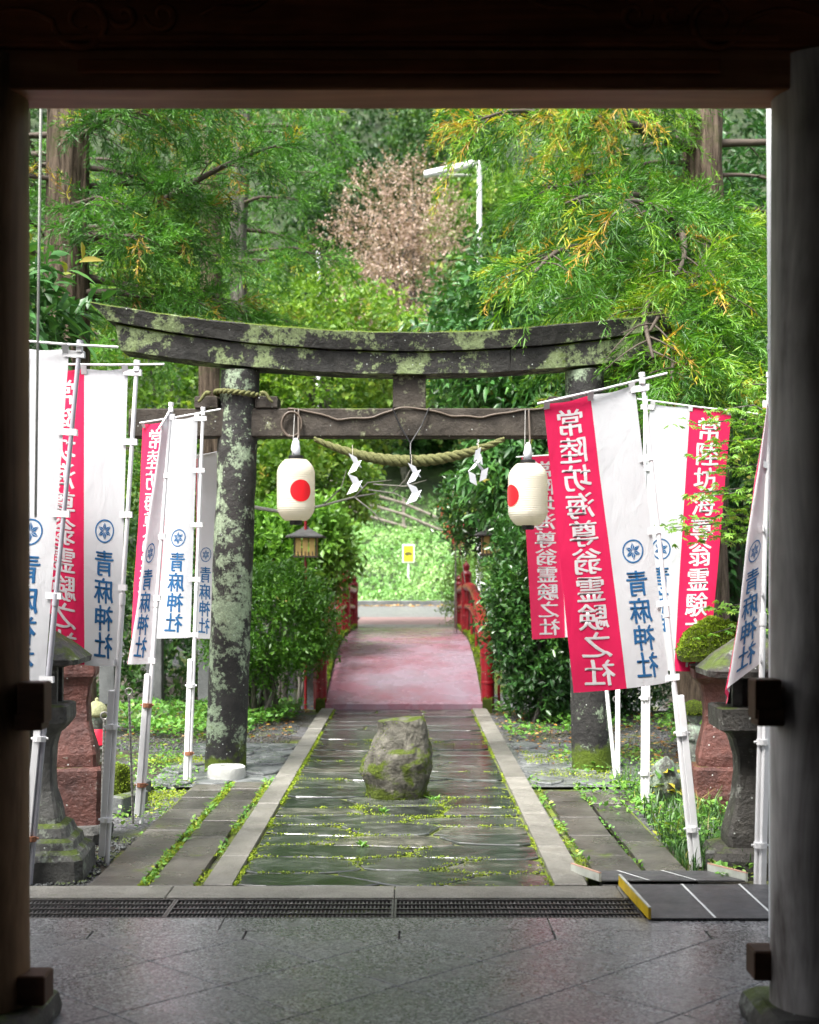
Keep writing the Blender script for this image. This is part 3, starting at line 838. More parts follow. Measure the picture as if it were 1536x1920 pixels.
# sacred rope under the tie beam
RY = TD - .13
def rope_c(t):
    x = lerp(-.80, .78, t)
    return Vector((x, RY, 2.74 - .185 * (1 - ((t - .5) / .5) ** 2) ))
sh = thing('twisted_straw_rope', 'thick twisted straw rope sagging beneath the gate tie beam', 'rope', (0, RY, 2.6))
def rope_r(t): return .015 + .030 * math.sin(math.pi * min(1, max(0, t * .96 + .02))) ** .8
for ph in range(3):
    pts = []; rad = []
    for i in range(161):
        t = i / 160
        c = rope_c(t); r = rope_r(t); a = t * 2 * math.pi * 7.5 + ph * 2 * math.pi / 3
        pts.append(c + Vector((0, math.cos(a), math.sin(a))) * r * .56); rad.append(r * .62)
    MB().tube(pts, rad, 10).build('strand', M['rope'], sh, smooth=True)
ct = thing('black_cord', 'black cord tying the straw rope to the tie beam', 'cord', (0, TD - .12, 2.7))
for dx in (-.15, .155):
    MB().tube([(dx, TD - .13, 3.0), (dx * .6, TD - .135, 2.85), (.0, TD - .16, 2.70), (0, TD - .215, 2.60)], .006, 6).build('loop', M['black'], ct)
pts = [(0, RY + math.cos(a) * .075, 2.56 + math.sin(a) * .075) for a in [k / 16 * 2 * math.pi for k in range(17)]]
MB().tube(pts, .007, 6, cap=False).build('knot', M['black'], ct)
pts = []
cx_ = [(-1.02, 2.99), (-.85, 2.97), (-.6, 2.90), (-.3, 2.92), (-.1, 3.0), (.1, 2.99), (.35, 2.93), (.6, 2.92), (.8, 2.96), (1.05, 2.99), (1.2, 3.0)]
for i in range(60):
    x = lerp(-1.02, 1.2, i / 59); pts.append((x, TD - .122, interp(x, cx_) + .004 * math.sin(i)))
cb = thing('power_cable', 'brown cable draped along the gate tie beam with a coiled loop', 'cable', (0, TD - .12, 2.9))
MB().tube(pts, .009, 6).build('cable_run', M['cable'], cb, smooth=True)
pts = [(-.985 + .075 * math.cos(a) * (1 + .12 * a / 9), TD - .13 - .002 * a, 2.86 + .095 * math.sin(a) * (1 + .1 * a / 9)) for a in [k / 40 * 11 for k in range(41)]]
MB().tube(pts, .009, 6).build('coil', M['cable'], cb, smooth=True)

def shide(px, py0, h, label, split=False):
    d = TD - .22
    s = F_PX / d
    p0 = at(px, py0, d)
    t = thing('folded_paper_streamer', label, 'streamer', p0, 'paper streamers on the rope')
    w_, hh = .07, h / 4.0
    tw = random.uniform(-.3, .3)
    sides = ((1, -1), (-1, 1)) if split else ((1,),)
    MB().tube([(p0.x, p0.y, p0.z + .07), (p0.x, p0.y, p0.z - .02)], .003, 5).build('string', M['paper'], t)
    for bi, br in enumerate(sides):
        x = p0.x; z = p0.z; m = MB()
        for k in range(4 if not split else 3):
            sgn = 1 if k % 2 == (bi % 2) else -1
            w2 = w_ * (.9 + .1 * k) * (.75 if split else 1)
            xa, xb = x - w2 / 2, x + w2 / 2
            dx = sgn * .046 + (0.03 * (1 if bi else -1) if split else 0)
            yo = .012 * sgn + bi * .02
            m.add([(xa, d - yo, z), (xb, d - yo * .6, z - .03 * sgn), (xb + dx, d + yo, z - hh - .03 * sgn), (xa + dx, d + yo * .8, z - hh)], [(0, 1, 2, 3)])
            m.add([(xa, d - yo + .001, z), (xb, d - yo * .6 + .001, z - .03 * sgn), (xb + dx, d + yo + .001, z - hh - .03 * sgn), (xa + dx, d + yo * .8 + .001, z - hh)], [(3, 2, 1, 0)])
            x += dx * .9; z -= hh * .93
        m.build('paper_fold', M['shide'], t)
shide(661, 850, .36, 'white zigzag paper streamer at the left of the rope')
shide(772, 868, .36, 'white zigzag paper streamer at the middle of the rope')
shide(897, 845, .36, 'white forked paper streamer at the right of the rope', True)

# ------------------------------------------------------------------ paper lanterns
def lantern(px, py_top, py_bot, wpx, ang, label):
    d = TD - .20; s = F_PX / d
    top, bot = at(px, py_top, d), at(px, py_bot, d)
    c = (top + bot) / 2; hh = (top.z - bot.z) / 2; r = wpx / s / 2
    t = thing('paper_lantern', label, 'lantern', (c.x, c.y, bot.z - .03), 'paper lanterns hanging from the gate')
    def rad(u):                                  # u in [-1, 1]
        k = abs(u)
        base = r * (1 - max(0, (k - .52) / .48) ** 2.2 * .42)
        return base
    NP, NA = 84, 48
    prof = []
    for i in range(NP + 1):
        u = -1 + 2 * i / NP
        prof.append((rad(u) * (1 + (.016 if i % 3 == 0 else -.008)), u * hh))
    body = MB().lathe(prof, NA, c).build('shade', M['paper'], t, smooth=True)
    m = MB(); V = []; Fc = []; k = 0; RR = .088
    NR, NS = 7, 32
    for i in range(NR + 1):
        q = i / NR
        for j in range(NS):
            b = 2 * math.pi * j / NS
            du, dz = math.cos(b) * RR * q, math.sin(b) * RR * q * 1.02
            u = dz / hh
            a = ang + du / r
            rr_ = rad(u) * 1.012 + .003
            V.append((c.x + math.sin(a) * rr_, c.y - math.cos(a) * rr_, c.z + dz - .012))
    for i in range(NR):
        for j in range(NS): Fc.append((i * NS + j, i * NS + (j + 1) % NS, (i + 1) * NS + (j + 1) % NS, (i + 1) * NS + j))
    m.add(V, Fc).build('red_disc', M['disc_red'], body, smooth=True)
    for z0, z1, rr_ in ((hh - .004, hh + .035, .062), (-hh - .035, -hh + .004, .052)):
        MB().lathe([(rr_ * .94, z0), (rr_, z0 + .006), (rr_, z1 - .006), (rr_ * .9, z1)], 24, c).build('end_ring', M['black'], t, smooth='auto')
    MB().lathe([(.014, 0), (.03, .02), (.036, .06), (.026, .12), (.01, .15)], 12, (c.x, c.y, c.z + hh + .03)).jitter(.008, 20, px).build('socket_cover', M['shide'], t, smooth=True)
    for dx in (-.03, .03):
        MB().tube([(c.x + dx, c.y, c.z + hh + .03), (c.x + dx * .8, c.y + .02, c.z + hh + .15), (c.x + dx * .5, TD - .125, 2.99)], .004, 6).build('hanging_wire', M['steel'], t)
    MB().tube([(c.x + .015, TD - .126, 2.97), (c.x + .02, c.y + .03, c.z + hh + .2), (c.x, c.y, c.z + hh + .13)], .009, 6).build('cable', M['cable'], t)
lantern(555, 862, 976, 71, R(20), 'white paper lantern with a red disc hanging left of the rope')
lantern(990, 870, 985, 74, R(-62), 'white paper lantern with a red disc hanging right of the rope')

# ------------------------------------------------------------------ banners
GL = {}
def glyph(ch):
    if ch in GL: return GL[ch]
    c = bpy.data.curves.new('glyph', 'FONT'); c.body = ch; c.size = 1; c.resolution_u = 3; c.offset = 0.0
    o = bpy.data.objects.new('glyph', c); COL.objects.link(o)
    me = bpy.data.meshes.new_from_object(o.evaluated_get(bpy.context.evaluated_depsgraph_get()))
    bpy.data.objects.remove(o); bpy.data.curves.remove(c)
    bm = bmesh.new(); bm.from_mesh(me); bpy.data.meshes.remove(me)
    bmesh.ops.triangulate(bm, faces=bm.faces[:])
    for k in range(1, 6):
        for nrm_, co in (((1, 0, 0), (k / 6, 0, 0)), ((0, 1, 0), (0, -.1 + k / 6, 0))):
            bmesh.ops.bisect_plane(bm, geom=bm.verts[:] + bm.edges[:] + bm.faces[:], plane_co=co, plane_no=nrm_)
    bmesh.ops.triangulate(bm, faces=bm.faces[:])
    P = []
    for v in bm.verts:
        x, y = v.co.x - .5, v.co.y - .38
        y += x * .07 + .018 * math.sin(y * 5 + 1)             # brush-like rise to the right
        x += .03 * y * y - .012 * math.sin(y * 7)
        w_ = 1 + .10 * math.sin(x * 6)
        P.append((x * 1.02, y * (1.0 + .04 * x) * (w_ * .0 + 1)))
    bm.verts.index_update()
    T_ = [tuple(v.index for v in f.verts) for f in bm.faces]
    bm.free()
    n = len(P)                                            # a second pass of the brush thickens the downstrokes
    P = [(x - .020, y, 0.0) for x, y in P] + [(x + .020, y - .008, 1.0) for x, y in P] + [(x, y + .012, 2.0) for x, y in P]
    T_ = [tuple(i + n * k for i in f) for k in range(3) for f in T_]
    GL[ch] = (P, T_)
    return GL[ch]

def qcurve(P, u):
    """through P at u = 0, .5, 1"""
    a, b, c = P
    return a * (2 * (u - .5) * (u - 1)) + b * (-4 * u * (u - 1)) + c * (2 * u * (u - .5))
def pcurve(P, u, r=.12):
    a, b, c = P                                   # a bend at the seam, slightly rounded
    if u < .5 - r: return a.lerp(b, u * 2)
    if u > .5 + r: return b.lerp(c, (u - .5) * 2)
    t = (u - .5 + r) / (2 * r); p0 = a.lerp(b, (.5 - r) * 2); p1 = b.lerp(c, r * 2)
    return p0 * (1 - t) ** 2 + b * 2 * t * (1 - t) + p1 * t * t

def banner(label, pole_top, pole_base, top, bot, bar=None, wave=.012, seed=0.0, bend=False, pole_mat='white_pole', curl=0.0, sleeve=.95, midpull=None, text=True):
    """top, bot: cloth edge points at the pole edge, the seam and the free edge"""
    pb, pt = Vector(pole_base), Vector(pole_top)
    t = thing('nobori_banner', label, 'banner', pb, 'shrine banners along the path')
    ax = (pt - pb).normalized()
    pj = pb + (pt - pb) * .52
    MB().tube([pb + Vector((0, 0, -.05)), pj], .0155, 10).build('pole', M[pole_mat], t, smooth='auto')
    MB().tube([pj - ax * .02, pt], .0125, 10).tube([pt - ax * .005, pt + ax * .02], .018, 10).tube([pj - ax * .03, pj + ax * .035], .0185, 10).build('pole', M[pole_mat], t, smooth='auto')
    if bar:
        b0, b1 = Vector(bar[0]), Vector(bar[1])
        MB().tube([b0, (b0 + b1) / 2 + Vector((0, 0, -.004)), b1], .0065, 8).build('crossbar', M['white_pole'], t, smooth='auto')
        MB().box(pt + Vector((0, -.005, -.03)), (.03, .035, .035), bevel=.004).build('bar_joint', M['white_pole'], t)
    if sleeve:
        side = Vector((-.026, -.012, 0)) if pb.x < 0 else Vector((.026, -.012, 0))
        L = sleeve
        q = MB()
        c = pb + side + ax * (L / 2)
        rot = ax.to_track_quat('Z', 'X').to_matrix()
        q.box(c, (.036, .03, L), M=rot, bevel=.004)
        q.build('stake_sleeve', M['white_pole'], t)
        for h in (.22, .78):
            p = pb + side * .5 + ax * (L * h)
            MB().tube([p + Vector((-.045, 0, 0)), p + Vector((.045, 0, 0))], .007, 6).tube([p - ax * .014, p + ax * .014], .034, 10).build('clamp', M['white_pole'] if random.random() < .7 else M['rust'], t)
    fn = pcurve if bend else qcurve
    top = [Vector(p) for p in top]; bot = [Vector(p) for p in bot]
    n0 = (top[2] - top[0]).cross(bot[0] - top[0]).normalized()
    def S(u, v):
        a = fn(top, u); b = fn(bot, u)
        p = a.lerp(b, v)
        wv = wave * (math.sin(v * 7 + u * 4 + seed) * .6 + math.sin(u * 9 - v * 3 + seed * 2.1) * .4 + .45 * math.sin(u * 14 + v * 9 + seed * 3) * math.exp(-((v - .25 * round(v * 4)) / .09) ** 2)) * (.25 + .75 * min(1, u * 1.4)) * min(1, v * 3 + .15)
        p = p + n0 * wv
        sag = -.010 * (math.sin(math.pi * u * 2) ** 2) * (1 - v)
        p = p + Vector((0, 0, sag))
        if midpull: p = p + midpull * (math.sin(math.pi * v) * (.3 + .7 * u))
        if curl: p = p + Vector((0, -curl * .3, curl)) * max(0, (v - .86) / .14) ** 2 * (.3 + .7 * u)
        return p
    NU, NV = 16, 44
    V = [S(i / NU, j / NV) for j in range(NV + 1) for i in range(NU + 1)]
    c = MB()
    b = len(c.v); c.v += [tuple(p) for p in V]
    for j in range(NV):
        for i in range(NU):
            a = j * (NU + 1) + i
            c.f.append((a, a + 1, a + NU + 2, a + NU + 1)); c.m.append(0 if i < NU // 2 else 1)
    cloth = c.build('cloth', [M['flag_white'], M['flag_red']], t, smooth=True)
    W, Hh = .6, 1.8
    e = 1e-3
    def nrm(u, v): return ((S(u + e, v) - S(u - e, v)).cross(S(u, v + e) - S(u, v - e))).normalized()
    def stamp(pts, tris, mat, name):
        m = MB(); base = 0
        A = []; B = []
        for q_ in pts:
            u, v = q_[:2]; ex = .0004 * (q_[2] if len(q_) > 2 else 0)
            p, n_ = S(u, v), nrm(min(.999, max(.001, u)), min(.999, max(.001, v)))
            A.append(p + n_ * (.0016 + ex)); B.append(p - n_ * (.0016 + ex))
        m.add(A, tris); m.add(B, [tuple(reversed(f)) for f in tris])
        o = m.build(name, mat, cloth, smooth=True)
        return o
    if text:
        def put(s, uc, v0, v1, wu, mat):
            n = len(s); dv = (v1 - v0) / n
            for k, ch in enumerate(s):
                P, T_ = glyph(ch)
                vc = v0 + dv * (k + .5)
                stamp([(uc + x * wu, vc - y * dv * .98, k_) for x, y, k_ in P], T_, mat, 'character')
        put('常陸坊海尊翁霊験之社', .745, .025, .985, .30, M['ink_white'])
        put('青麻神社', .245, .605, .975, .26, M['ink_blue'])
        # round crest: ring and six-pointed hemp leaf
        uc, vc, rad = .245, .543, .072
        def cr(x, y): return (uc + x * rad / W, vc - y * rad / Hh)
        P = []; T_ = []
        NS = 40
        for k in range(NS):
            a = 2 * math.pi * k / NS
            P += [cr(math.cos(a), math.sin(a)), cr(.87 * math.cos(a), .87 * math.sin(a))]
        for k in range(NS):
            a, b2 = 2 * k, 2 * ((k + 1) % NS); T_.append((a, b2, b2 + 1)); T_.append((a, b2 + 1, a + 1))
        for k in range(6):
            a = math.pi / 2 + k * math.pi / 3
            for sgn in (-1, 1):
                g_ = .022
                off = (-math.sin(a) * g_ * sgn, math.cos(a) * g_ * sgn)
                p0 = (math.cos(a) * .07, math.sin(a) * .07); p1 = (math.cos(a) * .74, math.sin(a) * .74)
                a2 = a + sgn * R(24.5); p2 = (math.cos(a2) * .40, math.sin(a2) * .40)
                b2 = len(P)
                P += [cr(p0[0] + off[0], p0[1] + off[1]), cr(p1[0] + off[0], p1[1] + off[1]), cr(p2[0] + off[0] * .3, p2[1] + off[1] * .3)]
                T_.append((b2, b2 + 1, b2 + 2) if sgn < 0 else (b2, b2 + 2, b2 + 1))
        stamp(P, T_, M['ink_blue'], 'crest')
    # fastening loops
    if bar:
        for u in (.03, .5, .97):
            p = S(u, 0); qd = (b1 - b0); k = max(0, min(1, (p - b0).dot(qd) / qd.length_squared)); q = b0 + qd * k
            if (p - q).length < .25:
                dirx = (S(min(1, u + .02), 0) - S(max(0, u - .02), 0)).normalized() * .016
                f = -n0 * .008 if n0.y > 0 else n0 * .008
                m = MB()
                for ff in (f, -f):
                    m.add([p - dirx + ff * .5 + Vector((0, 0, -.03)), p + dirx + ff * .5 + Vector((0, 0, -.03)), q + dirx + ff, q - dirx + ff], [(0, 1, 2, 3)])
                m.build('loop', M['white_pole'], t)
    for v in (.012, .245, .49, .735, .985):
        p = S(0, v); k = (p - pb).dot(ax); q = pb + ax * k
        if (p - q).length < .3:
            far = q + (q - p).normalized() * .03
            m = MB()
            inn = p + (S(.05, v) - p)
            y_ = Vector((0, -.017, 0)); up = Vector((0, 0, .017))
            m.add([inn - up + y_ * .5, far - up + y_, far + up + y_, inn + up + y_ * .5], [(0, 1, 2, 3)])
            m.add([inn - up - y_ * .5, far - up - y_, far + up - y_, inn + up - y_ * .5], [(3, 2, 1, 0)])
            m.add([far - up + y_, far - up - y_, far + up - y_, far + up + y_], [(0, 1, 2, 3)])
            m.build('loop', M['white_pole'], t)
    return t

def G(px, py, dz=0): return ground_at(px, py)
A_ = at
banner('white and red banner cut by the left hall pillar, on a grey pole', A_(150, 645, 7.25), G(55, 1645),
       [A_(130, 655, 7.25), A_(30, 652, 7.3), A_(-70, 650, 7.4)], [A_(84, 1282, 7.25), A_(-15, 1286, 7.25), A_(-115, 1282, 7.3)],
       (A_(20, 637, 7.22), A_(222, 651, 7.22)), .014, 1.0, pole_mat='grey_pole')
banner('fully spread white and red banner next to the one cut by the left pillar', A_(257, 682, 7.82), G(200, 1605),
       [A_(240, 691, 7.82), A_(158, 692, 7.82), A_(74, 694, 7.85)], [A_(225, 1249, 7.82), A_(158, 1247, 7.8), A_(80, 1232, 7.75)],
       (A_(110, 683, 7.80), A_(308, 683, 7.80)), .010, 2.0)
banner('slack banner twisted on its pole, its white half turned narrow', A_(321, 760, 9.12), G(265, 1530),
       [A_(318, 775, 9.12), A_(302, 798, 9.06), A_(308, 806, 9.30)], [A_(282, 1245, 9.12), A_(236, 1246, 9.06), A_(262, 1240, 9.34)],
       (A_(323, 762, 9.12), A_(297, 805, 9.05)), .008, 3.3, bend=True)
banner('white and red banner overlapped by the slack twisted one', A_(381, 768, 10.72), G(355, 1462),
       [A_(371, 779, 10.72), A_(322, 787, 10.72), A_(268, 796, 10.9)], [A_(357, 1196, 10.72), A_(293, 1197, 10.72), A_(247, 1196, 10.9)],
       (A_(262, 793, 10.85), A_(414, 767, 10.7)), .010, 4.1)
banner('small banner tucked behind the left gate column, only its white half showing', A_(418, 838, 12.05), G(405, 1420),
       [A_(411, 848, 12.05), A_(368, 854, 12.05), A_(372, 856, 12.35)], [A_(402, 1198, 12.05), A_(362, 1197, 12.05), A_(375, 1198, 12.35)],
       (A_(358, 856, 12.05), A_(420, 845, 12.05)), .006, 5.6, bend=True)
banner('red banner hanging behind the right paper lantern', A_(1090, 836, 13.9), Vector((1.70, 13.9, 0)),
       [A_(1084, 850, 13.9), A_(1052, 851, 14.12), A_(978, 856, 13.9)], [A_(1074, 1192, 13.9), A_(1063, 1195, 14.12), A_(998, 1199, 13.9)],
       (A_(968, 857, 13.88), A_(1098, 848, 13.88)), .008, 6.0, bend=True)
banner('large red and white banner in front of the right gate column', A_(1204, 705, 7.52), G(1300, 1625),
       [A_(1190, 722, 7.52), A_(1107, 741, 7.50), A_(1020, 758, 7.45)], [A_(1255, 1279, 7.52), A_(1176, 1291, 7.48), A_(1076, 1299, 7.42)],
       (A_(1008, 757, 7.43), A_(1251, 700, 7.54)), .012, 7.0)
banner('banner showing its front beside the big one, half veiled by maple leaves', A_(1210, 748, 9.64), G(1205, 1505),
       [A_(1219, 757, 9.64), A_(1294, 763, 9.66), A_(1372, 771, 9.7)], [A_(1188, 1250, 9.64), A_(1264, 1258, 9.62), A_(1328, 1258, 9.6)],
       (A_(1195, 748, 9.62), A_(1420, 776, 9.7)), .010, 8.2)
banner('curling banner beside the pale right hall pillar, its lower corner flipped up', A_(1443, 705, 7.1), G(1418, 1660),
       [A_(1446, 752, 7.1), A_(1437, 757, 7.04), A_(1443, 760, 7.26)], [A_(1430, 1240, 7.1), A_(1359, 1292, 7.02), A_(1366, 1322, 7.26)],
       None, .012, 9.4, bend=True)
# a bare pole behind the big banner
bp = thing('bare_flagpole', 'bare white flagpole rising behind the large red and white banner', 'flagpole', G(1155, 1455))
p0, p1 = G(1155, 1455), A_(1112, 1040, 10.9)
MB().tube([p0 + Vector((0, 0, -.05)), p1], .016, 10).build('pole', M['white_pole'], bp, smooth='auto')
MB().box(p0 + Vector((.01, -.03, .35)), (.036, .03, .72), bevel=.004).build('stake_sleeve', M['white_pole'], bp)

def stake(px, py_t, px_b, py_b, label, hook=True):
    b = G(px_b, py_b); tp = at(px, py_t, b.y)
    t = thing('steel_stake', label, 'stake', b, 'ribbed steel stakes by the banners')
    n = 60
    pts = [b.lerp(tp, k / n) + Vector((0, 0, -.03 * (1 - k / n))) for k in range(n + 1)]
    MB().tube(pts, [.0095 if k % 2 else .0075 for k in range(n + 1)], 7).build('rod', M['steel'], t)
    if hook:
        MB().tube([tp + Vector((.022 * math.cos(a) , 0, .018 + .022 * math.sin(a))) for a in [k / 12 * 2 * math.pi - 1.57 for k in range(13)]], .006, 6, cap=False).build('ring', M['steel'], t)
stake(196, 1348, 190, 1578, 'ribbed steel stake with ring beside the small capped statue')
stake(242, 1302, 250, 1536, 'ribbed steel stake between the spread banner pole and the slack one')
stake(1155, 1315, 1160, 1452, 'ribbed steel stake next to the bare flagpole')
stake(1216, 1348, 1212, 1472, 'ribbed steel stake near the front-facing banner pole', False)

# ------------------------------------------------------------------ rock on the path
def rock_obj():
    c = ground_at(745, 1500); c.y += .2
    k_ = F_PX / c.y
    out = [(-.03, 692, 792), (0, 689, 796), (.10, 681, 804), (.20, 675, 809), (.29, 682, 812), (.36, 694, 806), (.41, 701, 800), (.47, 704, 799), (.53, 705, 796), (.555, 707, 792)]
    t_ = 70; V = []; Fc = []; na = 120
    for i in range(t_ + 1):
        z = lerp(-.03, .555, i / t_)
        xl = (interp(z, [(a, b) for a, b, _ in out]) - 745) / k_; xr = (interp(z, [(a, e) for a, _, e in out]) - 745) / k_
        cx, rx = (xl + xr) / 2, (xr - xl) / 2
        ry = .20 + .03 * math.sin(z * 5) - .07 * max(0, z - .3) / .25
        step = max(0, min(1, (z - .33) / .03))                # the front face steps back near the top
        for j in range(na):
            a = 2 * math.pi * j / na
            ca, sa = math.cos(a), math.sin(a)
            e = .72
            x = math.copysign(abs(ca) ** e, ca) * rx; y = math.copysign(abs(sa) ** e, sa) * ry
            if sa < 0: y *= 1 - .22 * step * (1 if x < .03 else .5)
            q = Vector((x, y, z))
            f = -abs(mnoise.noise(q * 5 + Vector((3, 1, 0)))) * .045 + mnoise.noise(q * 14) * .010 - abs(mnoise.noise(Vector((x * 34, y * 34, z * 4)))) * .012 - abs(mnoise.noise(q * 40)) * .006 + mnoise.noise(q * 90) * .0025 + .012
            p = Vector((cx + x, y, z + .012 * ca + mnoise.noise(Vector((x * 9, y * 9, 4))) * .018 * (z / .55)))
            p += Vector((ca, sa, 0)) * f
            V.append(c + p)
    for i in range(t_):
        for j in range(na): Fc.append((i * na + j, i * na + (j + 1) % na, (i + 1) * na + (j + 1) % na, (i + 1) * na + j))
    ctr = len(V); V.append(c + Vector((.01, .01, .57)))
    for j in range(na): Fc.append((t_ * na + j, t_ * na + (j + 1) % na, ctr))
    o = MB().add(V, Fc).build('standing_rock', M['rock'], None, origin=c, smooth='auto')
    setp(o, 'squat mossy grey rock set upright in the middle of the path', 'rock')
    return o
rock = rock_obj()

# white concrete ring by the column
wd = MB().lathe([(.052, .055), (.055, .083), (.135, .085), (.15, .075), (.153, .03), (.148, -.02)], 36, ground_at(425, 1455)).jitter(.004, 12)
wd.f = wd.f[:-2] + [tuple(range(35, -1, -1))]
o = wd.build('concrete_weight', M['white_disc'], None, origin=ground_at(425, 1455), smooth='auto')
setp(o, 'round white painted concrete weight at the foot of the left gate column', 'weight')

# ------------------------------------------------------------------ stone lanterns
def stone_lantern(label, base, mat, plinth, shaft, plat, box_, roof, roof_mat, tiers=1, rot=0.0, seed=1.0, foot_mat=None, group='stone lanterns by the banners'):
    t = thing('stone_lantern', label, 'lantern', base, group)
    b = Vector(base)
    def part(name, prof, m_, sq=.14, jit=.007):
        # subdivide the profile for a weathered outline
        P = []
        for (r0, z0), (r1, z1) in zip(prof, prof[1:]):
            for k in range(3): P.append((lerp(r0, r1, k / 3), lerp(z0, z1, k / 3)))
        P.append(prof[-1])
        return MB().lathe(P, 8, b, rot=rot, square=sq).jitter(jit, 9, seed).build(name, m_, t)
    part('plinth', plinth, foot_mat or mat)
    part('shaft', shaft, mat)
    part('platform', plat, mat, .08)
    # light chamber: four corner posts and a back
    h0, h1, hw = box_
    m = MB()
    for sx in (-1, 1):
        for sy in (-1, 1):
            m.box(b + Matrix.Rotation(rot, 3, 'Z') @ Vector((sx * hw * .8, sy * hw * .8, (h0 + h1) / 2)), (hw * .42, hw * .42, h1 - h0), rz=rot)
    m.box(b + Vector((0, 0, (h0 + h1) / 2)), (hw * 1.1, hw * 1.1, h1 - h0 - .004), rz=rot)
    m.jitter(.004, 12, seed).build('light_chamber', mat, t)
    part('roof', roof, roof_mat, .10, .030 if roof_mat == M['moss'] else .010)
    return t
# left, nearest: grey stone
bl_ = Vector((-2.05, 7.55, 0))
stone_lantern('pale grey stone lantern half hidden by the left hall pillar', bl_, M['grey_stone'],
              [(.27, -.05), (.27, .07), (.25, .10), (.22, .12), (.21, .16), (.18, .18), (.16, .23), (.13, .25)],
              [(.125, .25), (.115, .30), (.085, .42), (.078, .55), (.085, .66), (.11, .74)],
              [(.12, .74), (.17, .80), (.175, .82), (.175, .89), (.15, .90)], (.90, 1.11, .11),
              [(.16, 1.11), (.24, 1.12), (.245, 1.15), (.15, 1.24), (.07, 1.30), (.05, 1.34), (.06, 1.38), (.01, 1.44)], M['grey_stone'], seed=3.1, rot=.08)
br_ = ground_at(143, 1560)
stone_lantern('rusty red stone lantern on a square block behind the left banners', br_, M['red_stone'],
              [(.16, .02), (.165, .14), (.165, .40), (.155, .42)],
              [(.13, .42), (.135, .50), (.115, .58), (.085, .70), (.08, .80), (.095, .92), (.12, .98)],
              [(.125, .98), (.13, 1.0), (.13, 1.07), (.12, 1.08)], (1.08, 1.27, .095),
              [(.13, 1.27), (.21, 1.29), (.21, 1.32), (.12, 1.42), (.05, 1.48), (.01, 1.55)], M['red_stone'], seed=5.2, rot=.12)
fs = MB().lathe([(.19, -.05), (.20, .02), (.185, .07)], 8, br_, square=.3).jitter(.03, 6, 2).build('footing_stone', M['grey_stone'], None, origin=br_)
setp(fs, 'rough lichened footing stone beneath the left red lantern', 'stone')
rr_ = ground_at(1342, 1512)
stone_lantern('rusty red stone lantern with a moss-covered cap behind the right banners', rr_, M['red_stone'],
              [(.16, -.03), (.168, .06), (.168, .27), (.155, .29)],
              [(.125, .29), (.13, .36), (.115, .44), (.085, .58), (.08, .68), (.095, .80), (.12, .86)],
              [(.125, .86), (.165, .90), (.165, .96), (.14, .97)], (.97, 1.03, .11),
              [(.17, 1.03), (.265, 1.03), (.27, 1.07), (.20, 1.19), (.10, 1.28), (.02, 1.31)], M['moss'], seed=7.7, rot=-.1)
rd_ = Vector((1.90, 7.62, 0))
stone_lantern('dark stone lantern with a slate cap next to the pale hall pillar', rd_, M['dark_stone'],
              [(.235, -.05), (.24, .05), (.22, .09), (.17, .11)],
              [(.145, .11), (.145, .17), (.105, .34), (.085, .50), (.09, .60), (.12, .70), (.15, .74)],
              [(.16, .74), (.205, .76), (.21, .87), (.19, .88)], (.88, 1.04, .12),
              [(.16, 1.04), (.27, 1.05), (.275, 1.08), (.17, 1.18), (.07, 1.26), (.05, 1.30), (.01, 1.37)], M['dark_stone'], seed=9.1, rot=-.06)
# granite post by the right pillar
gp = MB().box((2.06, 7.42, .60), (.16, .16, 1.3), bevel=.012).jitter(.004, 8).build('granite_post', M['post_stone'], None, origin=(2.06, 7.42, 0))
setp(gp, 'square granite post beside the pale hall pillar', 'post')

# ------------------------------------------------------------------ small capped statues
def statue(base, h, label, cap_mat, moss_cap=False, bib=True):
    t = thing('stone_statue', label, 'statue', base, 'small roadside statues')
    b = Vector(base); s = h / .64
    MB().lathe([(.105 * s, -.03), (.11 * s, .05 * s), (.10 * s, .07 * s)], 8, b, square=.25).jitter(.008, 10, h).build('pedestal', M['statue'], t)
    prof = [(.085, .07), (.09, .12), (.088, .22), (.08, .32), (.085, .38), (.075, .425), (.042, .445), (.045, .455), (.068, .49), (.072, .53), (.064, .58), (.04, .61), (.01, .62)]
    MB().lathe([(r * s, z * s) for r, z in prof], 22, b, axis_y=.8).jitter(.008, 14, h * 3).build('body', M['statue'], t, smooth=True)
    for sx in (-1, 1):
        MB().tube([b + Vector((sx * .075 * s, -.01, .40 * s)), b + Vector((sx * .085 * s, -.03, .32 * s)), b + Vector((sx * .02 * s, -.075 * s, .30 * s))], [.026 * s, .026 * s, .018 * s], 8).build('arm', M['statue'], t, smooth=True)
    capp = [(.074, .545), (.083, .552), (.084, .57), (.077, .60), (.06, .632), (.03, .652), (.012, .66), (.018, .672), (.004, .685)] if not moss_cap else [(.09, .53), (.108, .545), (.105, .58), (.075, .63), (.02, .66)]
    MB().lathe([(r * s, z * s) for r, z in capp], 22, b).jitter(.006, 20, h).build('cap', cap_mat, t, smooth=True)
    if not bib: return
    V = []; Fc = []
    for i in range(9):
        a = -1.25 + 2.5 * i / 8
        for k, (rr_, z) in enumerate(((.066, .45), (.088, .41), (.098, .35))):
            V.append(b + Vector((math.sin(a) * rr_ * s, -math.cos(a) * rr_ * s * .92, z * s - (.01 * math.cos(a * 1.2) * k))))
    for i in range(8):
        for k in range(2): Fc.append((i * 3 + k, i * 3 + k + 1, i * 3 + k + 4, i * 3 + k + 3))
    MB().add(V, Fc).build('bib', M['red_cloth'], t, smooth=True)
statue(ground_at(182, 1478), .64, 'small lichened statue in a faded knit cap behind the left banner poles', M['knit'])
statue(ground_at(1303, 1448), .57, 'small lichened statue with a thick moss cap beside the right red lantern', M['moss'], True, False)

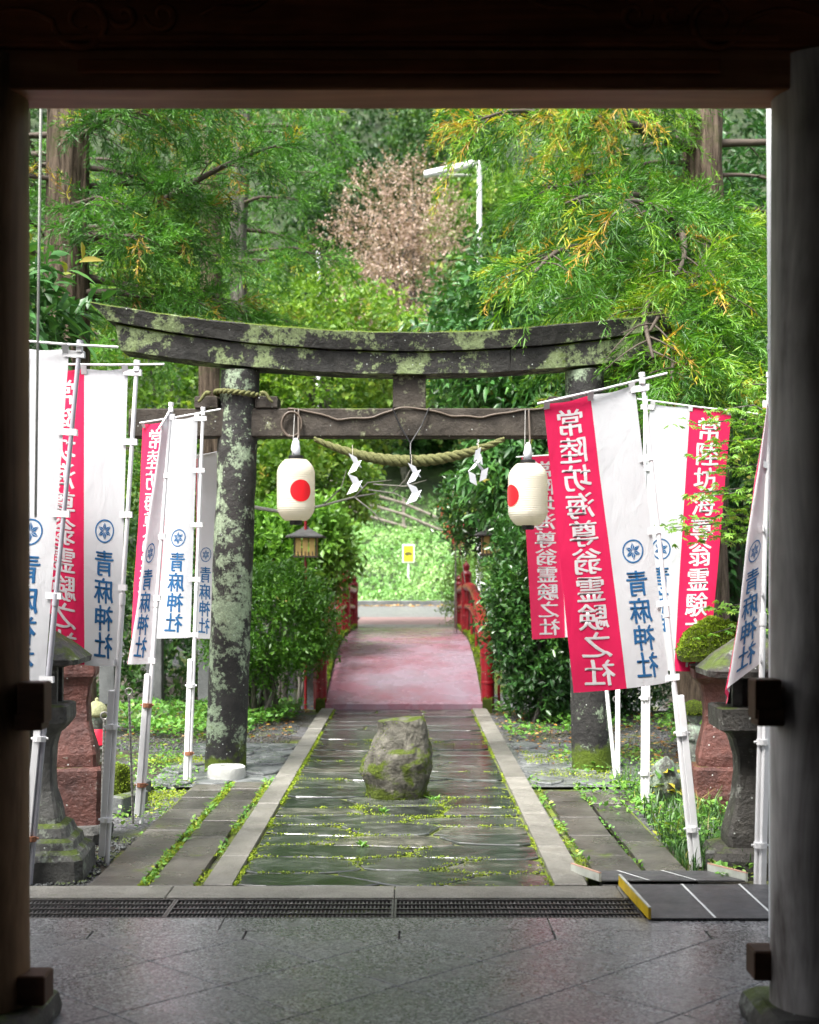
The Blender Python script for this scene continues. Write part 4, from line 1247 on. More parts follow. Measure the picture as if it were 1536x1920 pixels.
# mossy boulder and low edging stones, left
def boulder(name, label, c, r, mat, seed, cat='rock', group=None):
    V = []; Fc = []; na, nb = 28, 14
    for i in range(nb + 1):
        ph = -1.2 + (1.57 + 1.2) * i / nb
        for j in range(na):
            a = 2 * math.pi * j / na
            d = Vector((math.cos(ph) * math.cos(a), math.cos(ph) * math.sin(a), math.sin(ph)))
            k = 1 + .28 * mnoise.noise(d * 1.6 + Vector((seed, 0, 0))) + .09 * mnoise.noise(d * 5 + Vector((seed, 0, 0)))
            V.append((c[0] + d.x * r[0] * k, c[1] + d.y * r[1] * k, c[2] + d.z * r[2] * k))
    for i in range(nb):
        for j in range(na): Fc.append((i * na + j, i * na + (j + 1) % na, (i + 1) * na + (j + 1) % na, (i + 1) * na + j))
    o = MB().add(V, Fc).build(name, mat, None, origin=(c[0], c[1], 0), smooth='auto')
    return setp(o, label, cat, group)
p = ground_at(218, 1505); boulder('mossy_boulder', 'bright green mossy boulder behind the slack banner pole', (p.x, p.y, .12), (.11, .12, .17), M['moss'], 2.0)
p = ground_at(1262, 1470); boulder('small_rock', 'small grey rock half hidden in the weeds on the right', (p.x, p.y, .0), (.11, .1, .08), M['post_stone'], 5.0)
p = ground_at(1285, 1500); boulder('lichened_rock', 'lichened rock leaning against the right red lantern block', (p.x - .1, p.y + .25, .10), (.10, .10, .16), M['statue'], 7.0)
for k, (px, py, L) in enumerate(((243, 1512, .34), (262, 1488, .25), (1375, 1625, .3))):
    p = ground_at(px, py)
    o = MB().box((p.x, p.y, .03), (.09, L, .13), rz=(-.35, -.2, 1.4)[k], bevel=.015).jitter(.012, 9, k).build('edging_stone', M['grey_stone'] if k == 2 else M['post_stone'], None, origin=(p.x, p.y, 0))
    setp(o, ('short grey edging stone beside the mossy boulder', 'low edging stone just behind the mossy boulder', 'pale weathered edging stone in front of the dark lantern')[k], 'stone')

# stone fence posts behind the left gravel
for k, px in enumerate((203, 291, 388, 491)):
    p = ground_at(px, 1312)
    o = MB().box((p.x, p.y, .45), (.20, .17, 1.02), bevel=.015).jitter(.006, 7, k).build('stone_fence_post', M['post_stone'], None, origin=(p.x, p.y, 0))
    setp(o, ('square stone fence post behind the statue in the knit cap', 'square stone fence post seen under the overlapped banners', 'square stone fence post just left of the gate column', 'square stone fence post just right of the left gate column')[k], 'fence post', 'stone fence posts')

# hanging cord and white rain pipe by the pillars
c0 = at(77, 195, 6.2); c1 = at(71, 640, 6.2)
o = MB().tube([c0 + Vector((0, 0, 1.0)), c0, c1, c1 + Vector((-.01, 0, -.8))], .007, 6).build('hanging_cord', M['cord'], None, origin=c1)
setp(o, 'thin pale cord hanging straight down beside the left hall pillar', 'cord')
rp = thing('rain_pipe', 'white rain pipe running down behind the pale right hall pillar', 'pipe', (1.655, 6.05, 0))
MB().tube([(1.648, 6.05, 0), (1.648, 6.05, 2.1), (1.632, 6.05, 4.4)], .060, 20).build('pipe', M['plaster'], rp, smooth='auto')
for z in (1.0, 2.6):
    MB().tube([(1.645, 6.05, z), (1.645, 6.05, z + .03)], .064, 20).build('pipe_clip', M['plaster'], rp)
MB().tube([(1.585, 6.0, 4.4), (1.60, 6.0, 2.4), (1.605, 6.0, 1.5)], .004, 5).build('wire', M['cord'], rp)

# ------------------------------------------------------------------ wheelchair ramps
def ramp(name, label, P, mat, lines, flange_mat, top_mat, fh, lift):
    """P: near-left, near-right, far-right, far-left on the floor plan"""
    nl, nr, fr, fl = [Vector((*p, 0)) for p in P]
    c = (nl + nr + fr + fl) / 4
    t = thing(name, label, 'ramp', (c.x, c.y, 0))
    z0, z1 = lift
    edges = [0] + lines + [1]
    for a, b in zip(edges, edges[1:]):
        g_ = .004
        q = [nl.lerp(nr, a + g_), nl.lerp(nr, b - g_), fl.lerp(fr, b - g_), fl.lerp(fr, a + g_)]
        V = [(v.x, v.y, (z0 if i < 2 else z1)) for i, v in enumerate(q)] + [(v.x, v.y, (z0 if i < 2 else z1) - .006) for i, v in enumerate(q)]
        MB().add(V, [(0, 1, 2, 3), (7, 6, 5, 4), (0, 4, 5, 1), (1, 5, 6, 2), (2, 6, 7, 3), (3, 7, 4, 0)]).build('ramp_panel', mat, t)
    for a in lines:
        p0, p1 = nl.lerp(nr, a), fl.lerp(fr, a); w_ = Vector((.006, 0, 0))
        MB().add([(p0 - w_).to_tuple()[:2] + (z0 + .002,), (p0 + w_).to_tuple()[:2] + (z0 + .002,), (p1 + w_).to_tuple()[:2] + (z1 + .002,), (p1 - w_).to_tuple()[:2] + (z1 + .002,)], [(0, 1, 2, 3)]).build('seam_line', M['white_line'], t)
    for p0, p1, sx in ((nl, fl, -1), (nr, fr, 1)):
        w_ = Vector((sx * .012, 0, 0))
        V = []
        for p_, z in ((p0, z0), (p1, z1)):
            for ww in (Vector((0, 0, 0)), w_):
                V += [(p_.x + ww.x, p_.y, z - .006), (p_.x + ww.x, p_.y, z + fh)]
        MB().add(V, [(0, 1, 5, 4), (2, 6, 7, 3), (1, 3, 7, 5), (0, 2, 3, 1), (4, 5, 7, 6)]).build('side_flange', flange_mat, t)
        V2 = [(x, y, z + .001) for x, y, z in (V[1], V[3], V[7], V[5])]
        V3 = [(x, y, z + .006) for x, y, z in V2]
        MB().add(V2 + V3, [(4, 5, 6, 7), (0, 1, 5, 4), (1, 2, 6, 5), (2, 3, 7, 6), (3, 0, 4, 7)]).build('flange_cap', top_mat, t)
ramp('wheelchair_ramp', 'dark threshold ramp with bright yellow side flanges over the grate', [(1.115, 6.33), (2.02, 6.33), (2.02, 6.98), (1.075, 6.98)], M['ramp_grey'], [.33, .64], M['yellow_paint'], M['pale_metal'], .045, (.014, .024))
ramp('wheelchair_ramp', 'faded grey ramp with pale side flanges sloping to the outdoor paving', [(.985, 7.05), (1.73, 7.05), (1.60, 7.36), (.875, 7.36)], M['ramp_grey'], [.33, .66], M['pale_metal'], M['pink_strip'], .035, (.028, .012))

# ------------------------------------------------------------------ lamps, poles and sign beyond
def street_lamp(px, d, py_top, label, arm=None, r=.055):
    b = at(px, 1080, d); zb_ = zg(b.x, d)
    top = at(px, py_top, d)
    t = thing('street_lamp' if arm else 'utility_pole', label, 'street lamp' if arm else 'pole', (b.x, d, zb_))
    MB().tube([(b.x, d, zb_ - .1), (b.x, d, top.z * .5), (top.x, d, top.z)], [r * 1.2, r, r * .8], 12).build('pole', M['white_pole'], t, smooth='auto')
    if arm:
        e = at(arm[0], arm[1], d)
        MB().tube([top, e.lerp(top, .5) + Vector((0, 0, .03)), e], r * .55, 8).build('arm', M['white_pole'], t)
        m = MB(); dx = (e - top).normalized()
        rot = Matrix.Rotation(math.atan2(dx.z, -dx.x) * -1 if False else math.atan2(dx.z, dx.x) * -1, 3, 'Y')
        m.box(e.lerp(top, .45) + Vector((0, 0, -.02)), ((top - e).length * .9, .22, .14), M=rot, bevel=.03)
        m.build('lamp_head', M['white_pole'], t)
        MB().box(e.lerp(top, .45) + Vector((0, 0, -.17)), ((top - e).length * .8, .16, .03), M=Matrix.Rotation(.0, 3, 'Y'), bevel=.01).build('diffuser', M['pale_metal'], t)
street_lamp(899, 33, 303, 'white street lamp with a long flat head rising above the gate', (795, 326), .075)
street_lamp(597, 34, 470, 'slim white utility pole seen through the left trees above the gate', None, .06)

SD = 39.5
sg = at(766, 1092, SD); zs = zg(sg.x, SD)
sgn = thing('warning_sign', 'yellow warning sign with a boar on a white post on the green bank', 'sign', (sg.x, SD, zs))
pc = at(766, 1038, SD)
MB().tube([(sg.x, SD, zs - .1), (sg.x, SD, pc.z)], .028, 8).build('post', M['white_pole'], sgn)
bd = MB().box((pc.x, SD - .04, pc.z), (.36, .02, .53), bevel=.008).build('board', M['white_pole'], sgn)
MB().box((pc.x, SD - .055, pc.z), (.285, .006, .455)).build('yellow_panel', M['sign_yellow'], bd)
def boar(c, w_):
    out = [(-.50, .02), (-.42, .10), (-.30, .17), (-.14, .26), (.05, .27), (.22, .20), (.34, .17), (.42, .05), (.40, -.05), (.36, -.24), (.28, -.24), (.26, -.10), (.16, -.10), (.14, -.22), (.07, -.22), (.04, -.08), (-.10, -.08), (-.13, -.23), (-.20, -.23), (-.20, -.10), (-.28, -.08), (-.30, -.22), (-.36, -.22), (-.36, -.06), (-.44, -.05)]
    V = [(c[0] + x * w_, c[1], c[2] + z * w_) for x, z in out]
    bm = bmesh.new(); bm.faces.new([bm.verts.new(v) for v in V]); bmesh.ops.triangulate(bm, faces=bm.faces[:])
    bm.verts.index_update(); m = MB().add([v.co[:] for v in bm.verts], [tuple(v.index for v in f.verts) for f in bm.faces]); bm.free()
    return m
boar((pc.x, SD - .062, pc.z - .01), .25).build('boar_emblem', M['sign_dark'], bd)

# wooden rail fence on the bank
fence = thing('rail_fence', 'weathered wooden rail fence running down the green bank', 'fence', (0, 46, 3))
fp = [at(560, 880, 46.6), at(655, 912, 46.2), at(757, 941, 45.8), at(860, 985, 45.4), at(960, 1010, 45.0), at(1060, 1030, 44.8)]
for p in fp: MB().box((p.x, p.y, p.z - .55), (.10, .10, 1.35), bevel=.01).build('post', M['fence_wood'], fence)
for a, b in zip(fp, fp[1:]):
    for dz in (-.05, -.42, -.82):
        MB().tube([a + Vector((0, -.07, dz)), b + Vector((0, -.07, dz))], .045, 8).build('rail', M['fence_wood'], fence)

# red post lanterns by the bridge
def post_lantern(px, d, py_box, label, py_top=None, s=1.0, pole_dx=0.0):
    c = at(px, py_box, d); zb_ = min(0, zg(c.x, d))
    t = thing('post_lantern', label, 'lantern', (c.x, d, zb_), 'red post lanterns by the bridge')
    tz = c.z + .42 * s if py_top is None else at(px, py_top, d).z
    MB().tube([(c.x + pole_dx, d - .12 * s, zb_), (c.x + pole_dx, d - .12 * s, tz)], .032 * s, 10).build('pole', M['red_paint'], t, smooth='auto')
    w_, h_ = .24 * s, .21 * s
    for sx in (-1, 1):
        for sy in (-1, 1): MB().box(c + Vector((sx * w_, sy * w_, 0)), (.03 * s, .03 * s, h_ * 2)).build('frame_post', M['lamp_wood'], t)
    for sx in (-1, 0, 1): MB().box(c + Vector((sx * w_ * .62, -w_ * .98, 0)), (w_ * .52, .012, h_ * 1.86)).build('pane', M['lamp_pane'], t)
    for sx in (-1, 1): MB().box(c + Vector((sx * w_ * .98, 0, 0)), (.012, w_ * 1.7, h_ * 1.86)).build('pane', M['lamp_pane'], t)
    MB().box(c + Vector((0, 0, -h_)), (w_ * 2.3, w_ * 2.3, .035 * s)).build('floor_board', M['lamp_wood'], t)
    for k in range(7): MB().box(c + Vector((-w_ + k * w_ / 3, -w_ * 1.1, -h_ * .72)), (.018 * s, .018 * s, h_ * .5)).build('baluster', M['lamp_wood'], t)
    MB().lathe([(w_ * 1.75, h_ + .0), (w_ * 1.75, h_ + .03 * s), (w_ * 1.1, h_ + .10 * s), (w_ * .35, h_ + .21 * s), (w_ * .2, h_ + .25 * s)], 8, c, square=.08).build('roof', M['lamp_roof'], t)
post_lantern(574, 17.5, 1026, 'red post lantern with yellow panes below the left paper lantern', 975, .58)
post_lantern(632, 24.6, 1030, 'smaller post lantern farther back beside the left bushes', None, .7)
post_lantern(924, 18.6, 1022, 'post lantern half buried in the right bush behind the red pole', 935, .6, .08)
post_lantern(862, 27.5, 1020, 'distant post lantern in front of the red banner beyond the bridge', None, .6)

# small red banner far behind the right bush
b = at(852, 1010, 31); zz = zg(b.x, 31)
fb = thing('roadside_banner', 'faded red banner standing by the road beyond the right bush', 'banner', (b.x, 31, zz))
MB().tube([(b.x + .25, 31, zz), (b.x + .25, 31, at(0, 925, 31).z)], .018, 8).build('pole', M['white_pole'], fb)
V = []; Fc = []
for j in range(9):
    for i in range(3): V.append((b.x - .05 + i * .14, 31 + .03 * math.sin(j + i), at(0, 1020, 31).z + j * .125))
for j in range(8):
    for i in range(2): Fc.append((j * 3 + i, j * 3 + i + 1, j * 3 + i + 4, j * 3 + i + 3))
MB().add(V, Fc).build('cloth', M['flag_red'], fb, smooth=True)

# ------------------------------------------------------------------ vegetation
def unit(a): return a / np.maximum(np.linalg.norm(a, axis=-1, keepdims=True), 1e-9)
def rdir(n): return unit(rng.normal(size=(n, 3)))
UP = np.array([0, 0, 1.0])

def leaf_quads(C, D, Nn, L, W, tint, fold=.18, curve=.0):
    """folded pointed leaves, two triangles each side of the midrib"""
    n = len(C); D = unit(D); S = unit(np.cross(D, Nn)); Nn = np.cross(S, D)
    L = np.broadcast_to(np.asarray(L, float), (n,))[:, None]; W = np.broadcast_to(np.asarray(W, float), (n,))[:, None]
    v0 = C; v2 = C + D * L - Nn * L * curve
    m = C + D * L * .45
    v1 = m + S * W * .5 + Nn * W * fold; v3 = m - S * W * .5 + Nn * W * fold
    V = np.stack([v0, v1, v2, v3], 1).reshape(-1, 3)
    i = np.arange(n)[:, None] * 4
    Fc = np.concatenate([i + np.array([[0, 2, 1]]), i + np.array([[0, 3, 2]])])
    return V, [Fc], np.repeat(tint, 4)

def long_leaves(C, D, Nn, L, W, tint, droop=.3):
    """lance-shaped leaves with a midrib fold and a bend, eight triangles"""
    n = len(C); D = unit(D); S = unit(np.cross(D, Nn)); Nn = np.cross(S, D)
    L = np.broadcast_to(np.asarray(L, float), (n,))[:, None]; W = np.broadcast_to(np.asarray(W, float), (n,))[:, None]
    def mid(t): return C + D * L * t - UP * L * droop * t * t
    V = [C]
    for t, w_ in ((.3, .85), (.65, .9)):
        m = mid(t); V += [m + S * W * .5 * w_ + Nn * W * .14, m, m - S * W * .5 * w_ + Nn * W * .14]
    V.append(mid(1.0))
    V = np.stack(V, 1).reshape(-1, 3); k = 8
    i = np.arange(n)[:, None] * k
    T_ = np.array([[0, 2, 1], [0, 3, 2], [1, 2, 5], [1, 5, 4], [2, 3, 6], [2, 6, 5], [4, 5, 7], [5, 6, 7]])
    Fc = (i[:, :, None] + T_[None]).reshape(-1, 3)
    return V, [Fc], np.repeat(tint, k)

def twig_leaves(P, D, length, nper, L, W, tint, droop=.15, spread=.8, fn=leaf_quads, upness=.7, **kw):
    K = len(P); D = unit(D)
    s = np.linspace(.12, 1, nper)
    ln = np.broadcast_to(np.asarray(length, float), (K,))[:, None, None]
    C = P[:, None] + D[:, None] * ln * s[None, :, None] - UP * (droop * ln * s[None, :, None] ** 2)
    a = UP + rng.normal(size=(K, 3)) * .05
    e1 = unit(np.cross(D, a)); e2 = np.cross(D, e1)
    ang = (np.arange(nper) * 2.4)[None] + rng.uniform(0, 6.28, (K, 1))
    rad = e1[:, None] * np.cos(ang)[..., None] + e2[:, None] * np.sin(ang)[..., None]
    LD = D[:, None] * .55 + rad * spread + rng.normal(size=(K, nper, 3)) * .18
    Nn = UP * upness + rng.normal(size=(K, nper, 3)) * .45
    tt = np.clip(np.broadcast_to(np.asarray(tint, float), (K,))[:, None] + rng.normal(size=(K, nper)) * .10, 0, 1)
    n = K * nper
    sz = rng.uniform(.65, 1.25, n)
    return fn(C.reshape(n, 3), LD.reshape(n, 3), Nn.reshape(n, 3), L * sz, W * sz, tt.reshape(n), **kw)

def cedar_plumes(P, D, length, ncord, cord, r, tint, droop=.25, upcurl=.25, open_=.75, needles=6):
    """feathery cedar sprays: a bent axis carries cords, each cord is clothed in short forward-pointing needles"""
    K = len(P); D = unit(D)
    s = np.concatenate([np.linspace(.06, .97, ncord - 1), [1.0]])
    ln = np.broadcast_to(np.asarray(length, float), (K,))[:, None, None]
    C = P[:, None] + D[:, None] * ln * s[None, :, None] - UP * droop * ln * s[None, :, None] ** 2
    A = unit(D[:, None] - UP * 2 * droop * s[None, :, None])
    e1 = unit(np.cross(A, UP + .01)); e2 = np.cross(A, e1)
    ang = (np.arange(ncord) * 2.4)[None] + rng.uniform(0, 6.28, (K, 1))
    rad = e1 * np.cos(ang)[..., None] + e2 * np.sin(ang)[..., None] * .6
    CD = unit(A * .8 + rad * np.where(s >= .999, 0, open_)[None, :, None] + rng.normal(size=(K, ncord, 3)) * .15)
    CL = cord * (1.2 - .6 * s)[None, :, None] * rng.uniform(.6, 1.4, (K, ncord, 1))
    n = K * ncord
    C = C.reshape(n, 3); CD = CD.reshape(n, 3); CL = CL.reshape(n, 1)
    tt = np.clip(np.repeat(np.broadcast_to(np.asarray(tint, float), (K,)), ncord) + rng.normal(size=n) * .07, 0, 1)
    gold = np.repeat(np.broadcast_to(np.asarray(tint, float), (K,)), ncord) > .92
    out = [leaf_quads(C, CD, UP + rng.normal(size=(n, 3)) * .6, CL[:, 0], r * 1.9, tt, fold=.1, curve=.12)]
    # needles
    m = needles
    f = np.linspace(.12, .92, m)
    NC = C[:, None] + CD[:, None] * CL[:, None] * f[None, :, None] - UP * (.12 * CL[:, None] * f[None, :, None] ** 2)
    q1 = unit(np.cross(CD, rdir(n))); q2 = np.cross(CD, q1)
    a2 = (np.arange(m) * 2.2)[None] + rng.uniform(0, 6.28, (n, 1))
    ND = CD[:, None] * .9 + (q1[:, None] * np.cos(a2)[..., None] + q2[:, None] * np.sin(a2)[..., None]) * .75
    NC = NC.reshape(-1, 3); ND = ND.reshape(-1, 3); N = len(NC)
    tn = np.repeat(tt, m) + np.where(np.repeat(gold, m), 0, np.tile(f, n) * .14) * 1.0
    tn = np.where(np.repeat(gold, m), tn, np.minimum(tn, .9))
    out.append(leaf_quads(NC, ND, rdir(N), np.repeat(CL[:, 0], m) * rng.uniform(.28, .5, N), r * 1.15, np.clip(tn, 0, 1), fold=.1))
    V, Fc, T_ = join(out)
    return V, Fc, T_

def join(parts):
    V = []; T_ = []; by = {}; off = 0
    for v, fs, t in parts:
        for f in fs: by.setdefault(f.shape[1], []).append(f + off)
        V.append(v); T_.append(t); off += len(v)
    return np.concatenate(V), [np.concatenate(x) for x in by.values()], np.concatenate(T_)

def foliage_obj(name, parts, mat, parent=None, origin=(0, 0, 0)):
    V, Fc, t = join(parts)
    off = np.array(wloc(parent)[:]) if parent is not None else np.array(origin)
    me = mesh_arrays(name, V - off, Fc, mat, tint=t)
    return link_mesh(name, me, None, parent, (0, 0, 0) if parent is not None else origin)

def trunk_mesh(pts, rad, mat, parent, n=20, ridge=.10, name='trunk', seed=0):
    return MB().tube(pts, rad, n, ridge=ridge, rs=seed).build(name, mat, parent, smooth=True)

def bendpath(p0, d, L, droop, n=10, wob=.05, seed=0):
    p0 = np.array(p0, float); d = np.array(d, float) / np.linalg.norm(d)
    out = []
    for k in range(n + 1):
        t = k / n
        w_ = np.array(mnoise.noise_vector(Vector((t * 3 + seed, seed * 1.7, 0)))[:]) * wob * L * t
        out.append(p0 + d * L * t - UP * droop * L * t * t + w_)
    return np.array(out)

# ---- cedars with hand-placed limbs
def cedar_tree(label, base, h, r0, r1, limbs, mat, lean=0.0, seed=1, plume=.36, cord=.13, cr=.0085, tint_fn=None, group='cedar trees', targets=None, keep_fn=None, dens=1.0, ncord=15, pdroop=.22, upcurl=.25, open_=.75, bark_='bark', zmin=None, name='cedar_tree'):
    """limbs: (z on the trunk, azimuth in degrees from +x towards +y, length, rise, droop)"""
    t = thing(name, label, 'tree', base, group)
    b = Vector(base)
    n = 26
    pts = [(b.x + lean * k / n + .04 * mnoise.noise(Vector((k * .3, seed, 0))), b.y, b.z - .2 + (h + .2) * k / n) for k in range(n + 1)]
    rad = [lerp(r0, r1, (k / n)) * (1.28 - .28 * min(1, k / 3)) for k in range(n + 1)]
    trunk_mesh(pts, rad, M[bark_], t, 44, .24, seed=seed)
    parts = []; wood_ = MB()
    for z_, q, droop in (targets or []):                       # limbs that end at a given place
        p0 = Vector((b.x, b.y, z_)); L = (q - p0).length
        e = q - p0 + Vector((0, 0, droop * L)); limbs.append((z_, None, e.length, tuple(e.normalized()), droop))
    for li, (z, az, L, rise, droop) in enumerate(limbs):
        d = np.array(rise) if az is None else np.array([math.cos(R(az)), math.sin(R(az)), rise])
        p = bendpath((b.x + lean * z / h, b.y, z), d, L, droop, 12, .06, seed * 3 + li * 1.3)
        wood_.tube([Vector(q) for q in p], [lerp(.052, .008, k / 12) * min(1.5, L / 2.0) for k in range(13)], 7)
        seg = np.diff(p, axis=0)
        ns = max(4, int(L * 7 * dens))
        P0 = []; D0 = []; LN = []
        for k in range(ns):
            tt = .18 + .82 * (k + rng.random()) / ns
            q = tt * 12; i = min(11, int(q)); pos_ = p[i] + seg[i] * (q - i); ax = seg[i] / np.linalg.norm(seg[i])
            side = np.cross(ax, UP); side /= np.linalg.norm(side) + 1e-9
            sg_ = 1 if k % 2 else -1
            td = ax * .55 + side * sg_ * rng.uniform(.4, 1.0) + UP * rng.uniform(-.35, .25)
            td /= np.linalg.norm(td)
            tl = rng.uniform(.3, .75) * (1.15 - .6 * tt) * min(1.2, L / 2)
            tp = bendpath(pos_, td, tl, .25, 4, .05, k + li * 9.0)
            wood_.tube([Vector(v) for v in tp], [.009, .008, .006, .005, .003], 5)
            npl = max(2, int(tl / .11))
            for m_ in range(npl):
                f = (m_ + 1) / npl * 4; j = min(3, int(f)); pp = tp[j] + (tp[j + 1] - tp[j]) * (f - j)
                dd = td * .8 + rng.normal(size=3) * .45 + UP * rng.uniform(-.25, .3)
                P0.append(pp); D0.append(dd); LN.append(plume * rng.uniform(.6, 1.15))
        for k in range(4): P0.append(p[-1]); D0.append(seg[-1] / np.linalg.norm(seg[-1]) + rng.normal(size=3) * .35); LN.append(plume)
        P0 = np.array(P0); D0 = np.array(D0); LN = np.array(LN)
        if zmin is not None:
            keep = P0[:, 2] > zmin; P0, D0, LN = P0[keep], D0[keep], LN[keep]
            if len(P0) == 0: continue
        if keep_fn is not None:
            keep = keep_fn(P0); P0, D0, LN = P0[keep], D0[keep], LN[keep]
            if len(P0) == 0: continue
        tint = tint_fn(P0) if tint_fn else np.clip(rng.normal(.45, .2, len(P0)), 0, .85)
        parts.append(cedar_plumes(P0, D0, LN, ncord, cord, cr, tint, droop=pdroop, upcurl=upcurl, open_=open_))
    wood_.build('branches', M['twig'], t, smooth=True)
    foliage_obj('crown', parts, M[mat], t)
    return t

def tint_left(P):
    t = np.clip(rng.normal(.30, .2, len(P)) + np.array([mnoise.noise(Vector(q) * 1.4) for q in P]) * .35, 0, .82)
    k = rng.random(len(P)); t = np.where(k < .05, .95, t); t = np.where(k > .975, 1.0, t)
    return t
rl = random.Random(5)
limbs = []
for z in np.linspace(4.45, 6.7, 11):                         # limbs reaching over the path
    limbs.append((z, rl.uniform(-60, 35), rl.uniform(1.2, 2.0), rl.uniform(-.05, .25), rl.uniform(.08, .22)))
for z in np.linspace(5.4, 6.6, 6): limbs.append((z, rl.uniform(40, 300), rl.uniform(1.2, 2.2), rl.uniform(0, .2), .15))
limbs += [(4.95, -14, 2.5, .42, .02), (5.0, -50, 1.6, .0, .12), (4.5, -12, 1.5, -.02, .1), (4.45, 15, 1.9, .05, .15)]
cedar_tree('big cedar rising behind the leftmost banners', (-3.52, 14.0, -.05), 11, .25, .17, limbs, 'cedar', seed=2, tint_fn=tint_left, cord=.15, cr=.0075, plume=.42, dens=1.2, ncord=13)

def tint_right(P):
    t = np.clip(rng.normal(.37, .26, len(P)) + np.array([mnoise.noise(Vector(q) * 1.3) for q in P]) * .4, 0, .9)
    k = rng.random(len(P)); top = (P[:, 2] > 5.6) & (P[:, 0] < 2.4)
    t = np.where(k < np.where(top, .30, .03), .95, t); t = np.where(k > .985, 1.0, t)
    return t
def trim_right(P):
    x, y, z = P[:, 0], P[:, 1], P[:, 2]                        # the crown thins out towards the open lane and was cut back off the gate
    k = np.where(z > 5.6, x > .58, x > .93)
    return k & ~((y < 13.2) & (z < 3.98) & (x < 1.98))
limbs = []
for z in np.linspace(3.9, 6.6, 14): az = rl.uniform(150, 262); limbs.append((z, az, rl.uniform(1.4, 2.7) if az > 225 else rl.uniform(1.0, 1.7 if z < 5.9 else 2.3), rl.uniform(0, .25), rl.uniform(.15, .32)))
for z in np.linspace(3.6, 6.4, 9): limbs.append((z, rl.uniform(-70, 100), rl.uniform(1.0, 2.0), .1, .2))
for z, az, L in ((4.3, 245, 3.6), (4.6, 238, 4.4), (4.9, 250, 4.2), (5.3, 236, 3.4), (5.6, 225, 2.8), (5.9, 205, 2.2), (4.1, 255, 3.4), (6.3, 215, 3.2), (6.6, 200, 2.8), (3.9, 262, 3.0)):
    limbs.append((z, az, L, .16, .24))
cedar_tree('cedar with bright drooping sprays over the right end of the gate', (3.27, 15.2, -.05), 11, .27, .17, limbs, 'cedar_bright', seed=4, tint_fn=tint_right, plume=.55, cord=.20, cr=.0075, dens=.66, ncord=14, pdroop=.5, open_=.55, keep_fn=trim_right,
           targets=[(4.9, at(1190, 655, 10.5), .15), (4.6, at(1255, 690, 10.7), .18), (4.4, at(1320, 700, 10.7), .16), (5.0, at(1225, 610, 10.9), .15), (4.6, at(1380, 660, 11.2), .15), (4.9, at(1290, 600, 11.3), .18), (4.2, at(1400, 730, 11.0), .16), (4.3, at(1340, 745, 10.9), .2), (5.4, at(1330, 560, 11.5), .16), (5.6, at(1240, 520, 11.6), .16)])

# slimmer cedars farther back on the left
def far_limbs(z0, z1, n, L0, L1, az0, az1): return [(lerp(z0, z1, k / (n - 1)), rl.uniform(az0, az1), rl.uniform(L0, L1), rl.uniform(-.1, .2), rl.uniform(.1, .3)) for k in range(n)]
cedar_tree('slim cedar trunk standing behind the left part of the gate cap', (-2.52, 20.2, -.9), 13, .15, .10, far_limbs(5.6, 8.6, 9, .9, 1.6, -80, 60), 'cedar', seed=6, plume=.42, cord=.17, cr=.009, dens=.9, ncord=10, bark_='bark_grey')
cedar_tree('slim reddish cedar trunk next to the left gate column', (-3.05, 20.8, -.9), 13, .19, .12, far_limbs(5.4, 8.6, 9, .9, 1.7, -100, 200), 'cedar', seed=8, plume=.42, cord=.17, cr=.009, dens=.9, ncord=10)
cedar_tree('cedar hidden behind the left tree, only its sprays showing', (-5.6, 19.5, -.9), 13, .2, .12, far_limbs(3.2, 8.4, 14, 1.4, 2.8, -100, 100), 'cedar', seed=9, plume=.45, cord=.18, cr=.010, dens=.7, ncord=10)

# ---- broadleaf trees and shrubs
def crown_points(c, r, n, shell=.5):
    d = rdir(n); k = np.array([1 + .28 * mnoise.noise(Vector(q) * 2.1 + Vector(c[:3]) * .37) for q in d])
    rr_ = (shell + (1 - shell) * rng.random(n) ** .6) * k
    return np.array(c) + d * rr_[:, None] * np.array(r), d

